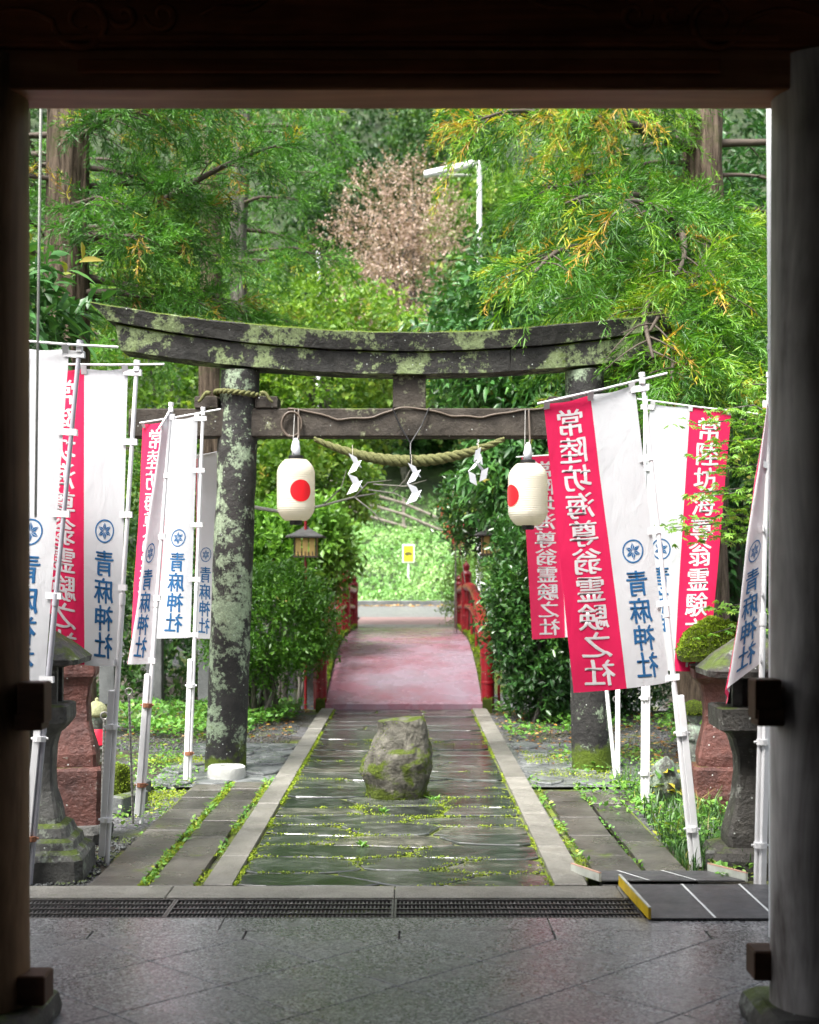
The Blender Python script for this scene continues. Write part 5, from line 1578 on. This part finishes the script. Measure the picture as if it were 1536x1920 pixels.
def broad_tree(name, label, cat, base, c, r, ntw, nper, L, W, mat, twl=.4, trunk_r=.1, bark_='bark_grey', group=None, tint=(.45, .2), fn=leaf_quads, droop=.15, shell=.45, limbs_n=9, stems=None, **kw):
    t = thing(name, label, cat, base, group)
    b = np.array(base, float)
    P, d = crown_points(c, r, ntw, shell)
    m = MB(); c = np.array(c, float)
    if stems:
        for k in range(stems):
            q = P[rng.integers(ntw)]; q = c + (q - c) * .7
            s0 = b + np.array([rng.uniform(-.22, .22), rng.uniform(-.15, .15), -.1])
            mid = s0 * .55 + q * .45 + np.array([rng.uniform(-.15, .15), 0, -.05])
            m.tube([Vector(s0), Vector(mid), Vector(q)], [trunk_r, trunk_r * .7, trunk_r * .3], 8, ridge=.1)
    else:
        top = c + np.array([0, 0, -.15 * r[2]])
        pts = [Vector(b + (top - b) * k / 8 + np.array([.04, .03, 0]) * math.sin(k * 1.3) * r[0]) for k in range(9)]
        pts[0].z -= .3
        m.tube(pts, [lerp(trunk_r * 1.15, trunk_r * .5, k / 8) for k in range(9)], 12, ridge=.1)
        for k in range(limbs_n):
            q = c + (P[rng.integers(ntw)] - c) * .85
            s0 = np.array(pts[rng.integers(4, 9)][:]); mid = (s0 + q) / 2 + np.array([0, 0, .12 * r[2]])
            m.tube([Vector(s0), Vector(mid), Vector(q)], [trunk_r * .4, trunk_r * .25, trunk_r * .08], 7)
    m.build('trunk', M[bark_], t, smooth=True)
    D = unit(d * .8 + UP * .25 + rng.normal(size=(ntw, 3)) * .45)
    # neighbouring twigs share a tone
    tn = np.array([mnoise.noise(Vector(q) * (2.2 / max(r)) + Vector((3, 1, 7))) for q in P]) * .35
    tint_ = np.clip(tint[0] + tn + rng.normal(size=ntw) * tint[1] * .6, 0, .97)
    parts = [twig_leaves(P, D, twl * rng.uniform(.6, 1.3, ntw), nper, L, W, tint_, droop=droop, fn=fn, **kw)]
    foliage_obj('crown' if cat == 'tree' else 'foliage', parts, M[mat], t)
    return t

# bushes either side of the bridge approach
broad_tree('azalea_bush', 'rounded azalea bush with bare stems left of the red bridge', 'bush', (-1.62, 15.6, 0), (-1.66, 15.7, 1.06), (.72, .7, .60), 2300, 9, .062, .027, 'azalea', twl=.22, trunk_r=.03, stems=8, shell=.55, group='bushes by the bridge')
broad_tree('glossy_bush', 'tall dark glossy bush right of the red bridge', 'bush', (1.58, 15.4, 0), (1.58, 15.6, 1.35), (.55, .8, 1.30), 2600, 10, .085, .038, 'bush_dark', twl=.28, trunk_r=.03, stems=7, shell=.55, group='bushes by the bridge')
broad_tree('glossy_bush', 'dark glossy bush behind the right gate column', 'bush', (2.35, 16.2, 0), (2.3, 16.4, 1.4), (.85, .8, 1.4), 1900, 10, .09, .04, 'bush_dark', twl=.3, trunk_r=.03, stems=5, shell=.5, group='bushes by the bridge')
broad_tree('leafy_shrub', 'pale green leafy shrub below the left paper lantern', 'bush', (-1.75, 18.6, -1.0), (-1.62, 18.9, 1.98), (.72, .6, .62), 900, 9, .12, .06, 'maple', twl=.3, trunk_r=.03, stems=5, tint=(.3, .2), group='bushes by the bridge')
broad_tree('leafy_shrub', 'broad-leaved shrub arching over the right side of the bridge', 'bush', (1.75, 19.5, -1.0), (1.35, 19.3, 2.6), (.85, .8, .55), 1500, 9, .085, .04, 'bush_dark', twl=.3, trunk_r=.03, stems=5, group='bushes by the bridge')
broad_tree('leafy_shrub', 'yellow-green shrub at the far right end of the bridge', 'bush', (1.25, 26.8, .5), (1.15, 26.8, 1.25), (.42, .5, .75), 700, 8, .08, .022, 'yellow_green', twl=.3, trunk_r=.02, stems=4, group='bushes by the bridge')
# laurels behind the right half of the gate
broad_tree('laurel_tree', 'glossy laurel tree behind the right half of the gate cap', 'tree', (2.5, 18.4, -1.2), (2.0, 18.4, 4.75), (1.65, 1.2, 1.25), 2000, 9, .17, .05, 'laurel', twl=.34, trunk_r=.1, fn=long_leaves, group='broad-leaved trees', tint=(.5, .25))
broad_tree('laurel_tree', 'glossy laurel tree behind the right end of the tie beam', 'tree', (1.9, 17.6, -.5), (1.95, 17.6, 3.0), (1.1, .9, .75), 1000, 9, .17, .05, 'laurel', twl=.34, trunk_r=.08, fn=long_leaves, group='broad-leaved trees', tint=(.5, .25))
broad_tree('laurel_tree', 'dark laurel tree behind the bright cedar, far right', 'tree', (4.6, 18.5, -.5), (4.3, 18.5, 4.4), (1.7, 1.3, 3.1), 1900, 9, .17, .05, 'laurel', twl=.36, trunk_r=.12, fn=long_leaves, group='broad-leaved trees', tint=(.3, .2))
broad_tree('large_leaf_shrub', 'shrub with long drooping leaves above the leftmost banner', 'bush', (-3.75, 11.2, -.05), (-3.24, 11.2, 3.72), (.42, .45, .36), 110, 9, .22, .058, 'laurel', twl=.3, trunk_r=.05, fn=long_leaves, shell=.3, tint=(.5, .2))
# yellow-green maples beyond the bridge
broad_tree('maple_tree', 'yellow-green maple behind the left half of the gate', 'tree', (-2.2, 25.5, -.9), (-1.5, 25.5, 5.4), (1.75, 1.5, 1.7), 1700, 9, .13, .075, 'yellow_green', twl=.4, trunk_r=.11, group='broad-leaved trees', tint=(.45, .22))
broad_tree('maple_tree', 'low yellow-green maple seen under the left tie beam', 'tree', (-2.3, 23.5, -1.1), (-1.8, 23.5, 3.15), (1.0, 1.0, .75), 1000, 9, .12, .07, 'yellow_green', twl=.35, trunk_r=.07, group='broad-leaved trees', tint=(.35, .22))
broad_tree('maple_tree', 'pale green tree filling the gap left of the slim cedars', 'tree', (-4.6, 24.5, -1.1), (-4.3, 24.5, 4.2), (1.6, 1.4, 3.4), 1500, 9, .15, .08, 'yellow_green', twl=.4, trunk_r=.1, group='broad-leaved trees', tint=(.3, .22))
broad_tree('leafy_tree', 'dark leafy tree right of the street lamp behind the laurels', 'tree', (2.6, 28.5, .5), (2.3, 28.5, 6.4), (1.9, 1.6, 2.6), 1500, 9, .17, .08, 'far_green', twl=.45, trunk_r=.13, group='broad-leaved trees', tint=(.4, .25))
broad_tree('leafy_tree', 'bluish green tree on the bank between the gate beams', 'tree', (-.2, 48, 4), (-.2, 48, 8.2), (2.2, 2, 1.7), 1100, 9, .22, .11, 'far_green', twl=.6, trunk_r=.15, group='broad-leaved trees', tint=(.35, .25))
broad_tree('leafy_tree', 'dark tree above the rail fence in the middle of the view', 'tree', (.6, 50, 5), (.7, 50, 6.8), (2.2, 2, 1.4), 1000, 9, .22, .11, 'far_green', twl=.6, trunk_r=.15, group='broad-leaved trees', tint=(.15, .15))
broad_tree('russet_tree', 'tree with pinkish brown autumn leaves on the hillside', 'tree', (1.0, 52, 7.0), (-.3, 52, 14.0), (2.7, 1.8, 3.4), 1900, 8, .11, .07, 'pinkish', shell=.05, twl=.9, trunk_r=.16, group='hillside trees', tint=(.5, .3))
broad_tree('russet_tree', 'smaller pinkish brown tree lower on the hillside behind the strut', 'tree', (2.4, 50, 5.0), (.7, 50, 9.6), (1.6, 1.4, 1.7), 900, 8, .11, .07, 'pinkish', shell=.05, twl=.9, trunk_r=.14, group='hillside trees', tint=(.4, .3))
broad_tree('russet_tree', 'thin russet tree to the left of the big pinkish one', 'tree', (-1.6, 53, 8.0), (-1.7, 53, 11.8), (1.1, 1.2, 2.0), 600, 8, .11, .07, 'pinkish', shell=.05, twl=.9, trunk_r=.12, group='hillside trees', tint=(.6, .3))
hill = [(-8, 56, 9, 2.6, .4), (-4.5, 58, 12, 2.4, .6), (-2.6, 60, 17.5, 2.5, .3), (3.3, 58, 16, 2.6, .35), (6.5, 56, 12, 2.6, .5), (1.5, 62, 20.5, 2.6, .5), (9.5, 58, 14, 3, .3), (-11.5, 58, 14, 3, .4), (3.6, 50, 8.5, 1.9, .5), (-4.5, 50, 8.2, 2, .55)]
for k, (x, y, z, r, tn) in enumerate(hill):
    zb_ = zg(x, y)
    broad_tree('hillside_tree', ['low tree at the far left of the hillside', 'tree above the left paper lantern on the hillside', 'tall tree left of the russet tree near the lintel', 'tree just right of the russet tree near the lintel', 'tree behind the laurels on the right of the hillside', 'tree at the top of the hillside under the lintel middle', 'tree at the far right of the hillside', 'tree behind the leftmost cedar on the hillside', 'tree behind the street lamp pole on the hillside', 'tree behind the slim cedars on the hillside'][k], 'tree',
               (x, y, zb_), (x, y, z), (r, r * .8, r * 1.1), 900, 8, .24, .13, 'far_green' if k % 3 else 'yellow_green', twl=.65, trunk_r=.14, group='hillside trees', tint=(tn - .1, .25))

# lacy maple in front of the front-facing banner
def maple():
    base = Vector((2.75, 9.2, -.05))
    t = thing('maple_sapling', 'lacy light green maple leaning over the banner beside the pale pillar', 'tree', base)
    m = MB(); P = []; D = []
    m.tube([base, (2.7, 9.2, 1.2), (2.55, 9.15, 2.1), (2.4, 9.1, 2.75)], [.05, .04, .03, .014], 8)
    tips = [at(px, py, d) for px, py, d in ((1300, 795, 9.0), (1340, 770, 9.1), (1400, 790, 9.2), (1310, 850, 8.95), (1350, 880, 9.0), (1290, 975, 8.95), (1255, 990, 9.0), (1320, 1010, 9.0), (1370, 960, 9.1), (1410, 900, 9.1), (1330, 930, 8.9), (1400, 840, 9.0), (1350, 830, 8.95), (1430, 960, 9.1), (1300, 925, 9.0), (1345, 1140, 9.3), (1330, 1190, 9.3), (1380, 1010, 9.2), (1420, 740, 9.4), (1390, 720, 9.4))]
    for q in tips:
        s0 = Vector((2.56, 9.15, min(2.7, max(1.2, q.z - .1)))); mid = (s0 + q) / 2 + Vector((0, 0, .09))
        m.tube([s0, mid, q], [.009, .006, .003], 5)
        for k in range(42):
            f = rng.uniform(.25, 1.1); pp = s0.lerp(q, f) + Vector((rng.normal() * .05, rng.normal() * .07, .09 * 4 * f * (1 - f) * .5 + rng.normal() * .022))
            P.append(pp[:]); D.append((rng.normal(), rng.normal(), -.25))
    m.build('trunk', M['bark_grey'], t, smooth=True)
    P = np.array(P); D = unit(np.array(D)); n = len(P)
    parts = []
    Nn = unit(UP + rng.normal(size=(n, 3)) * .3)
    S = unit(np.cross(D, Nn)); tint = np.clip(rng.normal(.5, .2, n), 0, .95)
    for a in (-1.25, -.62, 0, .62, 1.25):                      # five narrow lobes
        dd = D * math.cos(a) + S * math.sin(a)
        parts.append(leaf_quads(P, dd, Nn, .052 * (1 - .16 * abs(a)), .015, tint, curve=.15))
    foliage_obj('crown', parts, M['maple'], t)
maple()

# bare pale branch behind the left lantern
bb = thing('bare_branch', 'bare pale twiggy branch crossing behind the paper streamers', 'branch', at(490, 960, 15.0))
pts = [at(470, 950, 15), at(540, 962, 14.9), at(605, 948, 14.8), at(665, 932, 14.8), at(705, 925, 14.8)]
m = MB().tube(pts, [.022, .019, .015, .011, .006], 7)
for a, b, c in (((665, 932), (700, 960), (735, 1000)), ((665, 932), (690, 905), (735, 900)), ((690, 918), (740, 925), (790, 950)), ((605, 948), (640, 915), (650, 880)), ((700, 908), (760, 912), (800, 900)), ((735, 925), (760, 900), (770, 880))):
    m.tube([at(*a, 14.8), at(*b, 14.75), at(*c, 14.7)], [.009, .007, .003], 5)
m.build('limb', M['twig_pale'], bb, smooth=True)

# red-leaved sprig on the right of the bridge
broad_tree('red_leaf_shrub', 'small shrub with red leaves at the edge of the right bush', 'bush', (.95, 22.6, -1.1), (.78, 22.6, 2.55), (.16, .15, .32), 70, 7, .08, .04, 'red_leaf', twl=.16, trunk_r=.015, stems=3)

# ------------------------------------------------------------------ masses nobody could count
def hillside_mass():
    K = 8500
    x = rng.uniform(-24, 24, K); y = 47 + 38 * rng.random(K) ** 1.25
    z = np.array([zg(a, b) for a, b in zip(x, y)])
    lump = np.array([mnoise.noise(Vector((a * .28, b * .28, 0))) for a, b in zip(x, y)])
    P = np.stack([x, y, z + .3 + 1.3 * np.clip(lump + .4, 0, 1) + rng.random(K) * .8], 1)
    D = unit(rdir(K) * np.array([1, 1, .5]) + UP * .6 - np.array([0, .5, 0]))
    tint = np.clip(.38 + lump * .9 + rng.normal(size=K) * .12, 0, .97)
    o = foliage_obj('hillside_undergrowth', [twig_leaves(P, D, .75 * rng.uniform(.6, 1.4, K), 14, .26, .14, tint, droop=.2)], M['far_green'])
    setp(o, 'dense green undergrowth covering the hillside behind the gate', 'undergrowth', kind='stuff')
hillside_mass()
def bank_cover():
    K = 11000
    x = rng.uniform(-13, 9, K); y = rng.uniform(36.8, 47.5, K)
    z = np.array([zg(a, b) for a, b in zip(x, y)])
    P = np.stack([x, y, z], 1)
    lump = np.array([mnoise.noise(Vector((a * .8, b * .8, 5))) for a, b in zip(x, y)])
    D = unit(rdir(K) * np.array([.8, .8, .3]) + UP)
    o = foliage_obj('bank_ground_cover', [twig_leaves(P, D, .14 + .14 * np.clip(lump + .3, 0, 1), 6, .10, .06, np.clip(.5 + lump * .5, 0, 1), droop=.2)], M['cover'])
    setp(o, 'bright green ground cover on the bank beyond the road', 'ground cover', kind='stuff')
bank_cover()
def side_hedges():
    for sx, lab, x0, x1 in ((-1, 'dark undergrowth behind the stone fence posts on the left', -8.5, -2.1), (1, 'dark undergrowth between the trees on the right', 2.3, 8.0)):
        K = 2400
        x = rng.uniform(x0, x1, K); y = rng.uniform(18.3, 22.5, K)
        top = 1.5 + 1.2 * np.array([mnoise.noise(Vector((a * .7, b * .7, 8))) for a, b in zip(x, y)]) + (np.abs(x) - 2) * .35
        z = -.6 + (top + .6) * rng.random(K) ** .7
        P = np.stack([x, y, z], 1)
        D = unit(rdir(K) + UP * .4 - np.array([0, .4, 0]))
        o = foliage_obj('side_undergrowth', [twig_leaves(P, D, .4, 9, .13, .055, np.clip(rng.normal(.35, .2, K), 0, .95))], M['far_green' if sx < 0 else 'bush_dark'])
        setp(o, lab, 'undergrowth', kind='stuff')
side_hedges()

def blades(P, h, w_, tint, lean=.5):
    n = len(P); a = rng.uniform(0, 6.28, n)
    d = np.stack([np.cos(a), np.sin(a), np.zeros(n)], 1)
    s = np.stack([-np.sin(a), np.cos(a), np.zeros(n)], 1)
    h = h[:, None]; ln = rng.uniform(.15, 1, (n, 1)) * lean
    m = P + UP * h * .6 + d * h * ln * .35; tp = P + UP * h * .9 + d * h * ln
    V = np.stack([P - s * w_, P + s * w_, m + s * w_ * .8, m - s * w_ * .8, tp], 1).reshape(-1, 3)
    i = np.arange(n)[:, None] * 5
    return V, [i + np.array([[0, 1, 2, 3]]), i + np.array([[3, 2, 4]])], np.repeat(tint, 5)

def grass_right():
    K = 5200
    px = rng.uniform(1140, 1420, K); py = rng.uniform(1452, 1632, K)
    ok = (px > 1150 + (py - 1455) * .78) & (px < 1380 + (py - 1455) * .25)
    px, py = px[ok], py[ok]
    d = F_PX * EYE / (py - 1080)
    P = np.stack([(px - 770) / F_PX * d, d, np.full(len(px), -.03)], 1)
    lump = np.array([mnoise.noise(Vector((q[0] * 3, q[1] * 3, 1))) for q in P])
    keep = rng.random(len(P)) < .75 + lump
    P = P[keep]; lump = lump[keep]
    o = foliage_obj('grass_tufts', [blades(P, rng.uniform(.05, .17, len(P)) * (1 + lump), .0038, np.clip(.40 + lump * .6 + rng.normal(size=len(P)) * .22, 0, 1), 1.1)], M['grass'])
    setp(o, 'tufts of grass growing round the right banner poles', 'grass', kind='stuff')
grass_right()
def low_weeds():
    """small leafy weeds and moss along the paving, in the joints and under the bushes"""
    parts = []
    def patch(x0, x1, y0, y1, K, size, hgt, thr=.0, sc=2.0, tb=.4):
        x = rng.uniform(x0, x1, K); y = rng.uniform(y0, y1, K)
        nz = np.array([mnoise.noise(Vector((a * sc, b * sc, 2.2))) for a, b in zip(x, y)])
        k = nz > thr; x, y, nz = x[k], y[k], nz[k]
        n = len(x)
        P = np.stack([x, y, rng.uniform(-.03, hgt, n)], 1)
        D = unit(np.stack([rng.normal(size=n), rng.normal(size=n), rng.uniform(.1, .7, n)], 1))
        sz = rng.uniform(.5, 1.3, n) * size
        parts.append(leaf_quads(P, D, UP + rng.normal(size=(n, 3)) * .3, sz, sz * .6, np.clip(tb + nz * .5 + rng.normal(size=n) * .15, 0, .96)))
    patch(-3.4, -1.3, 13.8, 16.8, 4200, .075, .10, -.05, 1.2, .35)
    patch(1.0, 3.6, 13.5, 16.6, 2000, .07, .08, .05, 1.2, .35)
    patch(-2.4, -1.66, 8.2, 12.5, 1900, .035, .03, .08, 2.5, .5)
    patch(-2.9, -2.0, 9.0, 13.0, 1200, .045, .05, .0, 2.0, .5)
    patch(1.25, 2.2, 9.2, 12.5, 1500, .045, .06, -.05, 2.2, .5)
    patch(-1.41, -1.35, 7.05, 10.6, 420, .035, .03, -.2, 4, .5)
    patch(-1.13, -1.07, 7.05, 11.0, 380, .032, .03, -.1, 4, .5)
    patch(.915, .985, 7.4, 11.0, 320, .032, .03, -.05, 4, .5)
    patch(1.245, 1.285, 7.4, 10.5, 240, .03, .02, -.1, 4, .5)
    patch(1.5, 2.1, 8.0, 10.4, 1300, .05, .09, .0, 3.0, .45)
    patch(1.62, 1.82, 7.2, 7.7, 120, .05, .05, -.5, 4, .6)
    o = foliage_obj('weeds', parts, M['weed'])
    setp(o, 'small green weeds between the slabs and under the bushes', 'weeds', kind='stuff')
    # bright moss in the joints of the path
    parts = []
    def strip_(x0, x1, y0, y1, K, size, thr):
        x = rng.uniform(x0, x1, K); y = rng.uniform(y0, y1, K)
        nz = np.array([mnoise.noise(Vector((a * 1.7, b * 2.6, 7.7))) for a, b in zip(x, y)])
        k = nz > thr; x, y, nz = x[k], y[k], nz[k]; n = len(x)
        P = np.stack([x, y, rng.uniform(-.012, .004, n)], 1)
        D = unit(np.stack([rng.normal(size=n), rng.normal(size=n), rng.uniform(.2, 1.0, n)], 1))
        sz = rng.uniform(.5, 1.2, n) * size
        parts.append(leaf_quads(P, D, UP + rng.normal(size=(n, 3)) * .3, sz, sz * .7, np.clip(.5 + nz * .4 + rng.normal(size=n) * .2, 0, 1)))
    strip_(-.922, -.895, 7.05, 16.3, 3600, .018, -.15)
    strip_(.722, .748, 7.05, 16.3, 2600, .016, .0)
    strip_(-1.69, -1.40, 7.1, 7.1, 1, .01, -9)
    strip_(-1.405, -1.352, 7.05, 10.6, 1800, .018, -.2)
    strip_(-1.128, -1.07, 7.05, 10.6, 1200, .016, .0)
    strip_(.91, .985, 7.4, 10.6, 1200, .016, .05)
    strip_(-2.3, -1.66, 9.2, 12.2, 7000, .020, .12)
    strip_(1.0, 1.7, 10.2, 12.5, 3000, .018, .15)
    J = np.array([q for q in JOINTS if q[1] < 13.5]); J = np.repeat(J, 7, axis=0) + rng.normal(size=(len(J) * 7, 2)) * np.array([.035, .008])
    nz = np.array([mnoise.noise(Vector((a * 1.3, b * 1.1, 3.3))) for a, b in J]) - .012 * (J[:, 1] - 7) - .10 * np.abs(J[:, 0] + .2)
    J = J[(nz > -.04) & (J[:, 0] > -.9) & (J[:, 0] < .72)]; n = len(J)
    P = np.stack([J[:, 0], J[:, 1], rng.uniform(-.012, .003, n)], 1)
    D = unit(np.stack([rng.normal(size=n), rng.normal(size=n), rng.uniform(.2, 1.0, n)], 1)); sz = rng.uniform(.5, 1.2, n) * .015
    parts.append(leaf_quads(P, D, UP + rng.normal(size=(n, 3)) * .3, sz, sz * .7, np.clip(rng.normal(.55, .25, n), 0, 1)))
    o = foliage_obj('moss_tufts', parts, M['moss_leaf'])
    setp(o, 'bright yellow-green moss along the kerbs and slab joints', 'moss', kind='stuff')
low_weeds()
def rock_moss():
    n = 900; a = rng.uniform(0, 6.28, n); c = ground_at(745, 1500)
    rr_ = 1 + rng.normal(size=n) * .07
    P = np.stack([c.x + .205 * np.cos(a) * rr_ - .005, c.y + .2 + .19 * np.sin(a) * rr_, rng.uniform(-.005, .012, n)], 1)
    D = unit(np.stack([rng.normal(size=n), rng.normal(size=n), rng.uniform(.2, 1.2, n)], 1)); sz = rng.uniform(.5, 1.2, n) * .018
    o = foliage_obj('moss_fringe', [leaf_quads(P, D, UP + rng.normal(size=(n, 3)) * .3, sz, sz * .7, np.clip(rng.normal(.25, .2, n), 0, 1))], M['moss_leaf'], rock)
    o['kind'] = 'stuff'
rock_moss()
def joint_plants():
    for k, (px, py, lab) in enumerate(((718, 1522, 'small weed growing from a path joint in front of the rock'), (812, 1500, 'small weed at the right foot of the rock'), (683, 1586, 'tiny weed in a near path joint left of centre'))):
        p = ground_at(px, py); n = 16
        a = rng.uniform(0, 6.28, n); D = np.stack([np.cos(a), np.sin(a), rng.uniform(.4, 1.4, n)], 1)
        P = np.tile(np.array(p[:]), (n, 1)) + rng.normal(size=(n, 3)) * np.array([.015, .015, .002])
        o = foliage_obj('path_weed', [leaf_quads(P, D, UP + rng.normal(size=(n, 3)) * .2, rng.uniform(.03, .06, n), .016, rng.uniform(.2, .8, n), curve=.2)], M['weed'], origin=tuple(p))
        setp(o, lab, 'weed', 'weeds in the path joints')
    for px, py, lab in ((1245, 1490, 'leafy plant with yellowing leaves beside the right banner poles'), (1275, 1390, 'broad-leaved plant behind the leaning right banner pole')):
        p = ground_at(px, py); n = 34 if py > 1450 else 60; hh = .22 if py > 1450 else .4
        t = thing('leafy_plant', lab, 'plant', p)
        P = np.array(p[:]) + np.stack([rng.normal(size=n) * .07, rng.normal(size=n) * .07, rng.uniform(.03, hh, n)], 1)
        a = rng.uniform(0, 6.28, n); D = np.stack([np.cos(a), np.sin(a), rng.uniform(-.2, .5, n)], 1)
        foliage_obj('leaves', [long_leaves(P, D, UP + rng.normal(size=(n, 3)) * .25, rng.uniform(.07, .13, n), .055, rng.choice([.3, .5, .8, .97, 1.0] if py > 1450 else [.1, .3, .5], n), .35)], M['weed'], t)
        m = MB()
        for q in P[::3]: m.tube([p, Vector(q)], [.004, .002], 4)
        m.build('stem', M['twig'], t)
joint_plants()
def gravel():
    parts_v = []; parts_f = []; n = 6500
    reg = [(-2.55, -1.72, 7.06, 8.6, 2600), (-3.0, -1.2, 12.9, 15.2, 2400), (.98, 2.8, 12.6, 15.3, 2200)]
    base = np.array([[1, 0, 0], [-1, 0, 0], [0, 1, 0], [0, -1, 0], [0, 0, 1], [0, 0, -1.0]])
    tri = np.array([[0, 2, 4], [2, 1, 4], [1, 3, 4], [3, 0, 4], [2, 0, 5], [1, 2, 5], [3, 1, 5], [0, 3, 5]])
    V = []; Fc = []; off = 0
    for x0, x1, y0, y1, k in reg:
        c = np.stack([rng.uniform(x0, x1, k), rng.uniform(y0, y1, k), np.full(k, -.04)], 1)
        s = rng.uniform(.006, .016, (k, 1, 1)) * rng.uniform(.6, 1.3, (k, 1, 3))
        a = rng.uniform(0, 6.28, k); ca, sa = np.cos(a), np.sin(a)
        b = base[None] * s + rng.normal(size=(k, 6, 3)) * .002
        b = np.stack([b[..., 0] * ca[:, None] - b[..., 1] * sa[:, None], b[..., 0] * sa[:, None] + b[..., 1] * ca[:, None], b[..., 2] * .7], -1)
        V.append((c[:, None] + b).reshape(-1, 3))
        Fc.append((np.arange(k)[:, None, None] * 6 + tri[None]).reshape(-1, 3) + off); off += k * 6
    o = link_mesh('gravel', mesh_arrays('gravel', np.concatenate(V), [np.concatenate(Fc)], M['post_stone']), None)
    setp(o, 'loose dark grey gravel on either side of the path', 'gravel', kind='stuff')
gravel()
def litter():
    K = 1500
    x = np.concatenate([rng.uniform(.98, 3.4, 900), rng.uniform(-3.6, -1.2, 600)]); y = np.concatenate([rng.uniform(11.8, 16.6, 900), rng.uniform(13.8, 17, 600)])
    P = np.stack([x, y, np.full(K, -.025)], 1)
    D = np.stack([rng.normal(size=K), rng.normal(size=K), rng.normal(size=K) * .15], 1)
    sz = rng.uniform(.03, .07, K)
    K2 = 1400
    x2 = rng.uniform(-8, 6, K2); y2 = np.where(rng.random(K2) < .6, rng.uniform(36.4, 37.6, K2), rng.uniform(35.4, 36.2, K2))
    P2 = np.stack([x2, y2, np.where(y2 > 36.4, .86, .82)], 1)
    D2 = np.stack([rng.normal(size=K2), rng.normal(size=K2), rng.normal(size=K2) * .15], 1)
    s2 = rng.uniform(.06, .13, K2)
    o = foliage_obj('leaf_litter', [leaf_quads(P, D, UP + rng.normal(size=(K, 3)) * .25, sz, sz * .6, rng.random(K) * .9), leaf_quads(P2, D2, UP + rng.normal(size=(K2, 3)) * .25, s2, s2 * .6, rng.uniform(.5, 1, K2))], M['dead_leaf'])
    setp(o, 'brown leaf litter under the bushes and along the far kerb', 'leaf litter', kind='stuff')
litter()
spots = [(570, 1462, 'beside the left path kerb, level with the rock'), (622, 1405, 'on the wet slate left of the rock top'), (830, 1445, 'just right of the rock'), (560, 1640, 'on the near slates, left half of the path'), (905, 1600, 'on the near slates, right half of the path'), (985, 1490, 'on the right path kerb'), (610, 1375, 'by the left kerb near the bridge foot'), (845, 1390, 'on the slates right of the rock top'), (950, 1440, 'at the inner edge of the right kerb'), (1235, 1610, 'on the dark slabs behind the outdoor ramp'), (1115, 1432, 'at the foot of the right gate column'), (240, 1620, 'on the outer dark slabs at the left'), (175, 1628, 'on the gravel beside the grey lantern base'), (330, 1555, 'between the two left slab rows'), (800, 1610, 'on the near slates in the middle'), (1040, 1395, 'on the gravel left of the right gate column'), (985, 1385, 'on the gravel close to the right kerb')]
for k, (px, py, where) in enumerate(spots):
    p = ground_at(px, py)
    s = random.uniform(.03, .055)
    on = -1.08 < p.x < .92
    D = np.array([[random.gauss(0, 1), random.gauss(0, 1), .1]])
    o = foliage_obj('fallen_leaf', [long_leaves(np.array([[0, 0, .012 if on else .0]]), D, np.array([[.1, .1, 1.0]]), np.array([s]), np.array([s * .55]), np.array([random.random()]), -.08)], M['dead_leaf'], origin=(p.x, p.y, p.z + .004))
    setp(o, 'fallen leaf ' + where, 'leaf', 'fallen leaves on the paving')

# fuzzy moss on the cap stones, boulder and caps
def fuzz(o, n, size, top_only=True, name='moss_tufts', thr=.0):
    me = o.data; off = np.array(wloc(o)[:])
    me.calc_loop_triangles()
    V = np.array([v.co[:] for v in me.vertices]); T_ = np.array([t.vertices[:] for t in me.loop_triangles])
    A, B, C_ = V[T_[:, 0]], V[T_[:, 1]], V[T_[:, 2]]
    nn = np.cross(B - A, C_ - A); area = np.linalg.norm(nn, axis=1); nn = unit(nn)
    w_ = area * (np.clip(nn[:, 2], 0, 1) if top_only else 1)
    idx = rng.choice(len(T_), n, p=w_ / w_.sum())
    r1, r2 = np.sqrt(rng.random(n))[:, None], rng.random(n)[:, None]
    P = A[idx] * (1 - r1) + B[idx] * r1 * (1 - r2) + C_[idx] * r1 * r2
    k = np.array([mnoise.noise(Vector(q) * 3 + Vector(off)) for q in P]) > thr
    P, N2 = P[k], nn[idx][k]; m_ = len(P)
    D = unit(N2 + rng.normal(size=(m_, 3)) * .6); sz = rng.uniform(.5, 1.2, m_) * size
    f = foliage_obj(name, [leaf_quads(P + off, D, unit(rng.normal(size=(m_, 3))), sz, sz * .6, np.clip(rng.normal(.3, .25, m_), 0, 1))], M['moss_leaf'], o)
    f['kind'] = 'stuff'
for o in list(bpy.data.objects):
    b_ = o.name.split('.')[0]
    if b_ == 'cap_stone': fuzz(o, 2600, .016, True, thr=-.05)
    elif b_ == 'mossy_boulder': fuzz(o, 2600, .014, False, thr=-1)
    elif b_ == 'roof' and o.data.materials and o.data.materials[0] == M['moss']: fuzz(o, 5000, .022, True, thr=-.2)
    elif b_ == 'cap' and o.data.materials[0] == M['moss']: fuzz(o, 900, .010, False, thr=-.5)
    elif b_ == 'standing_rock': fuzz(o, 1500, .012, False, thr=.12)
    elif b_ == 'edge_beam': fuzz(o, 3500, .03, True, thr=-.2)
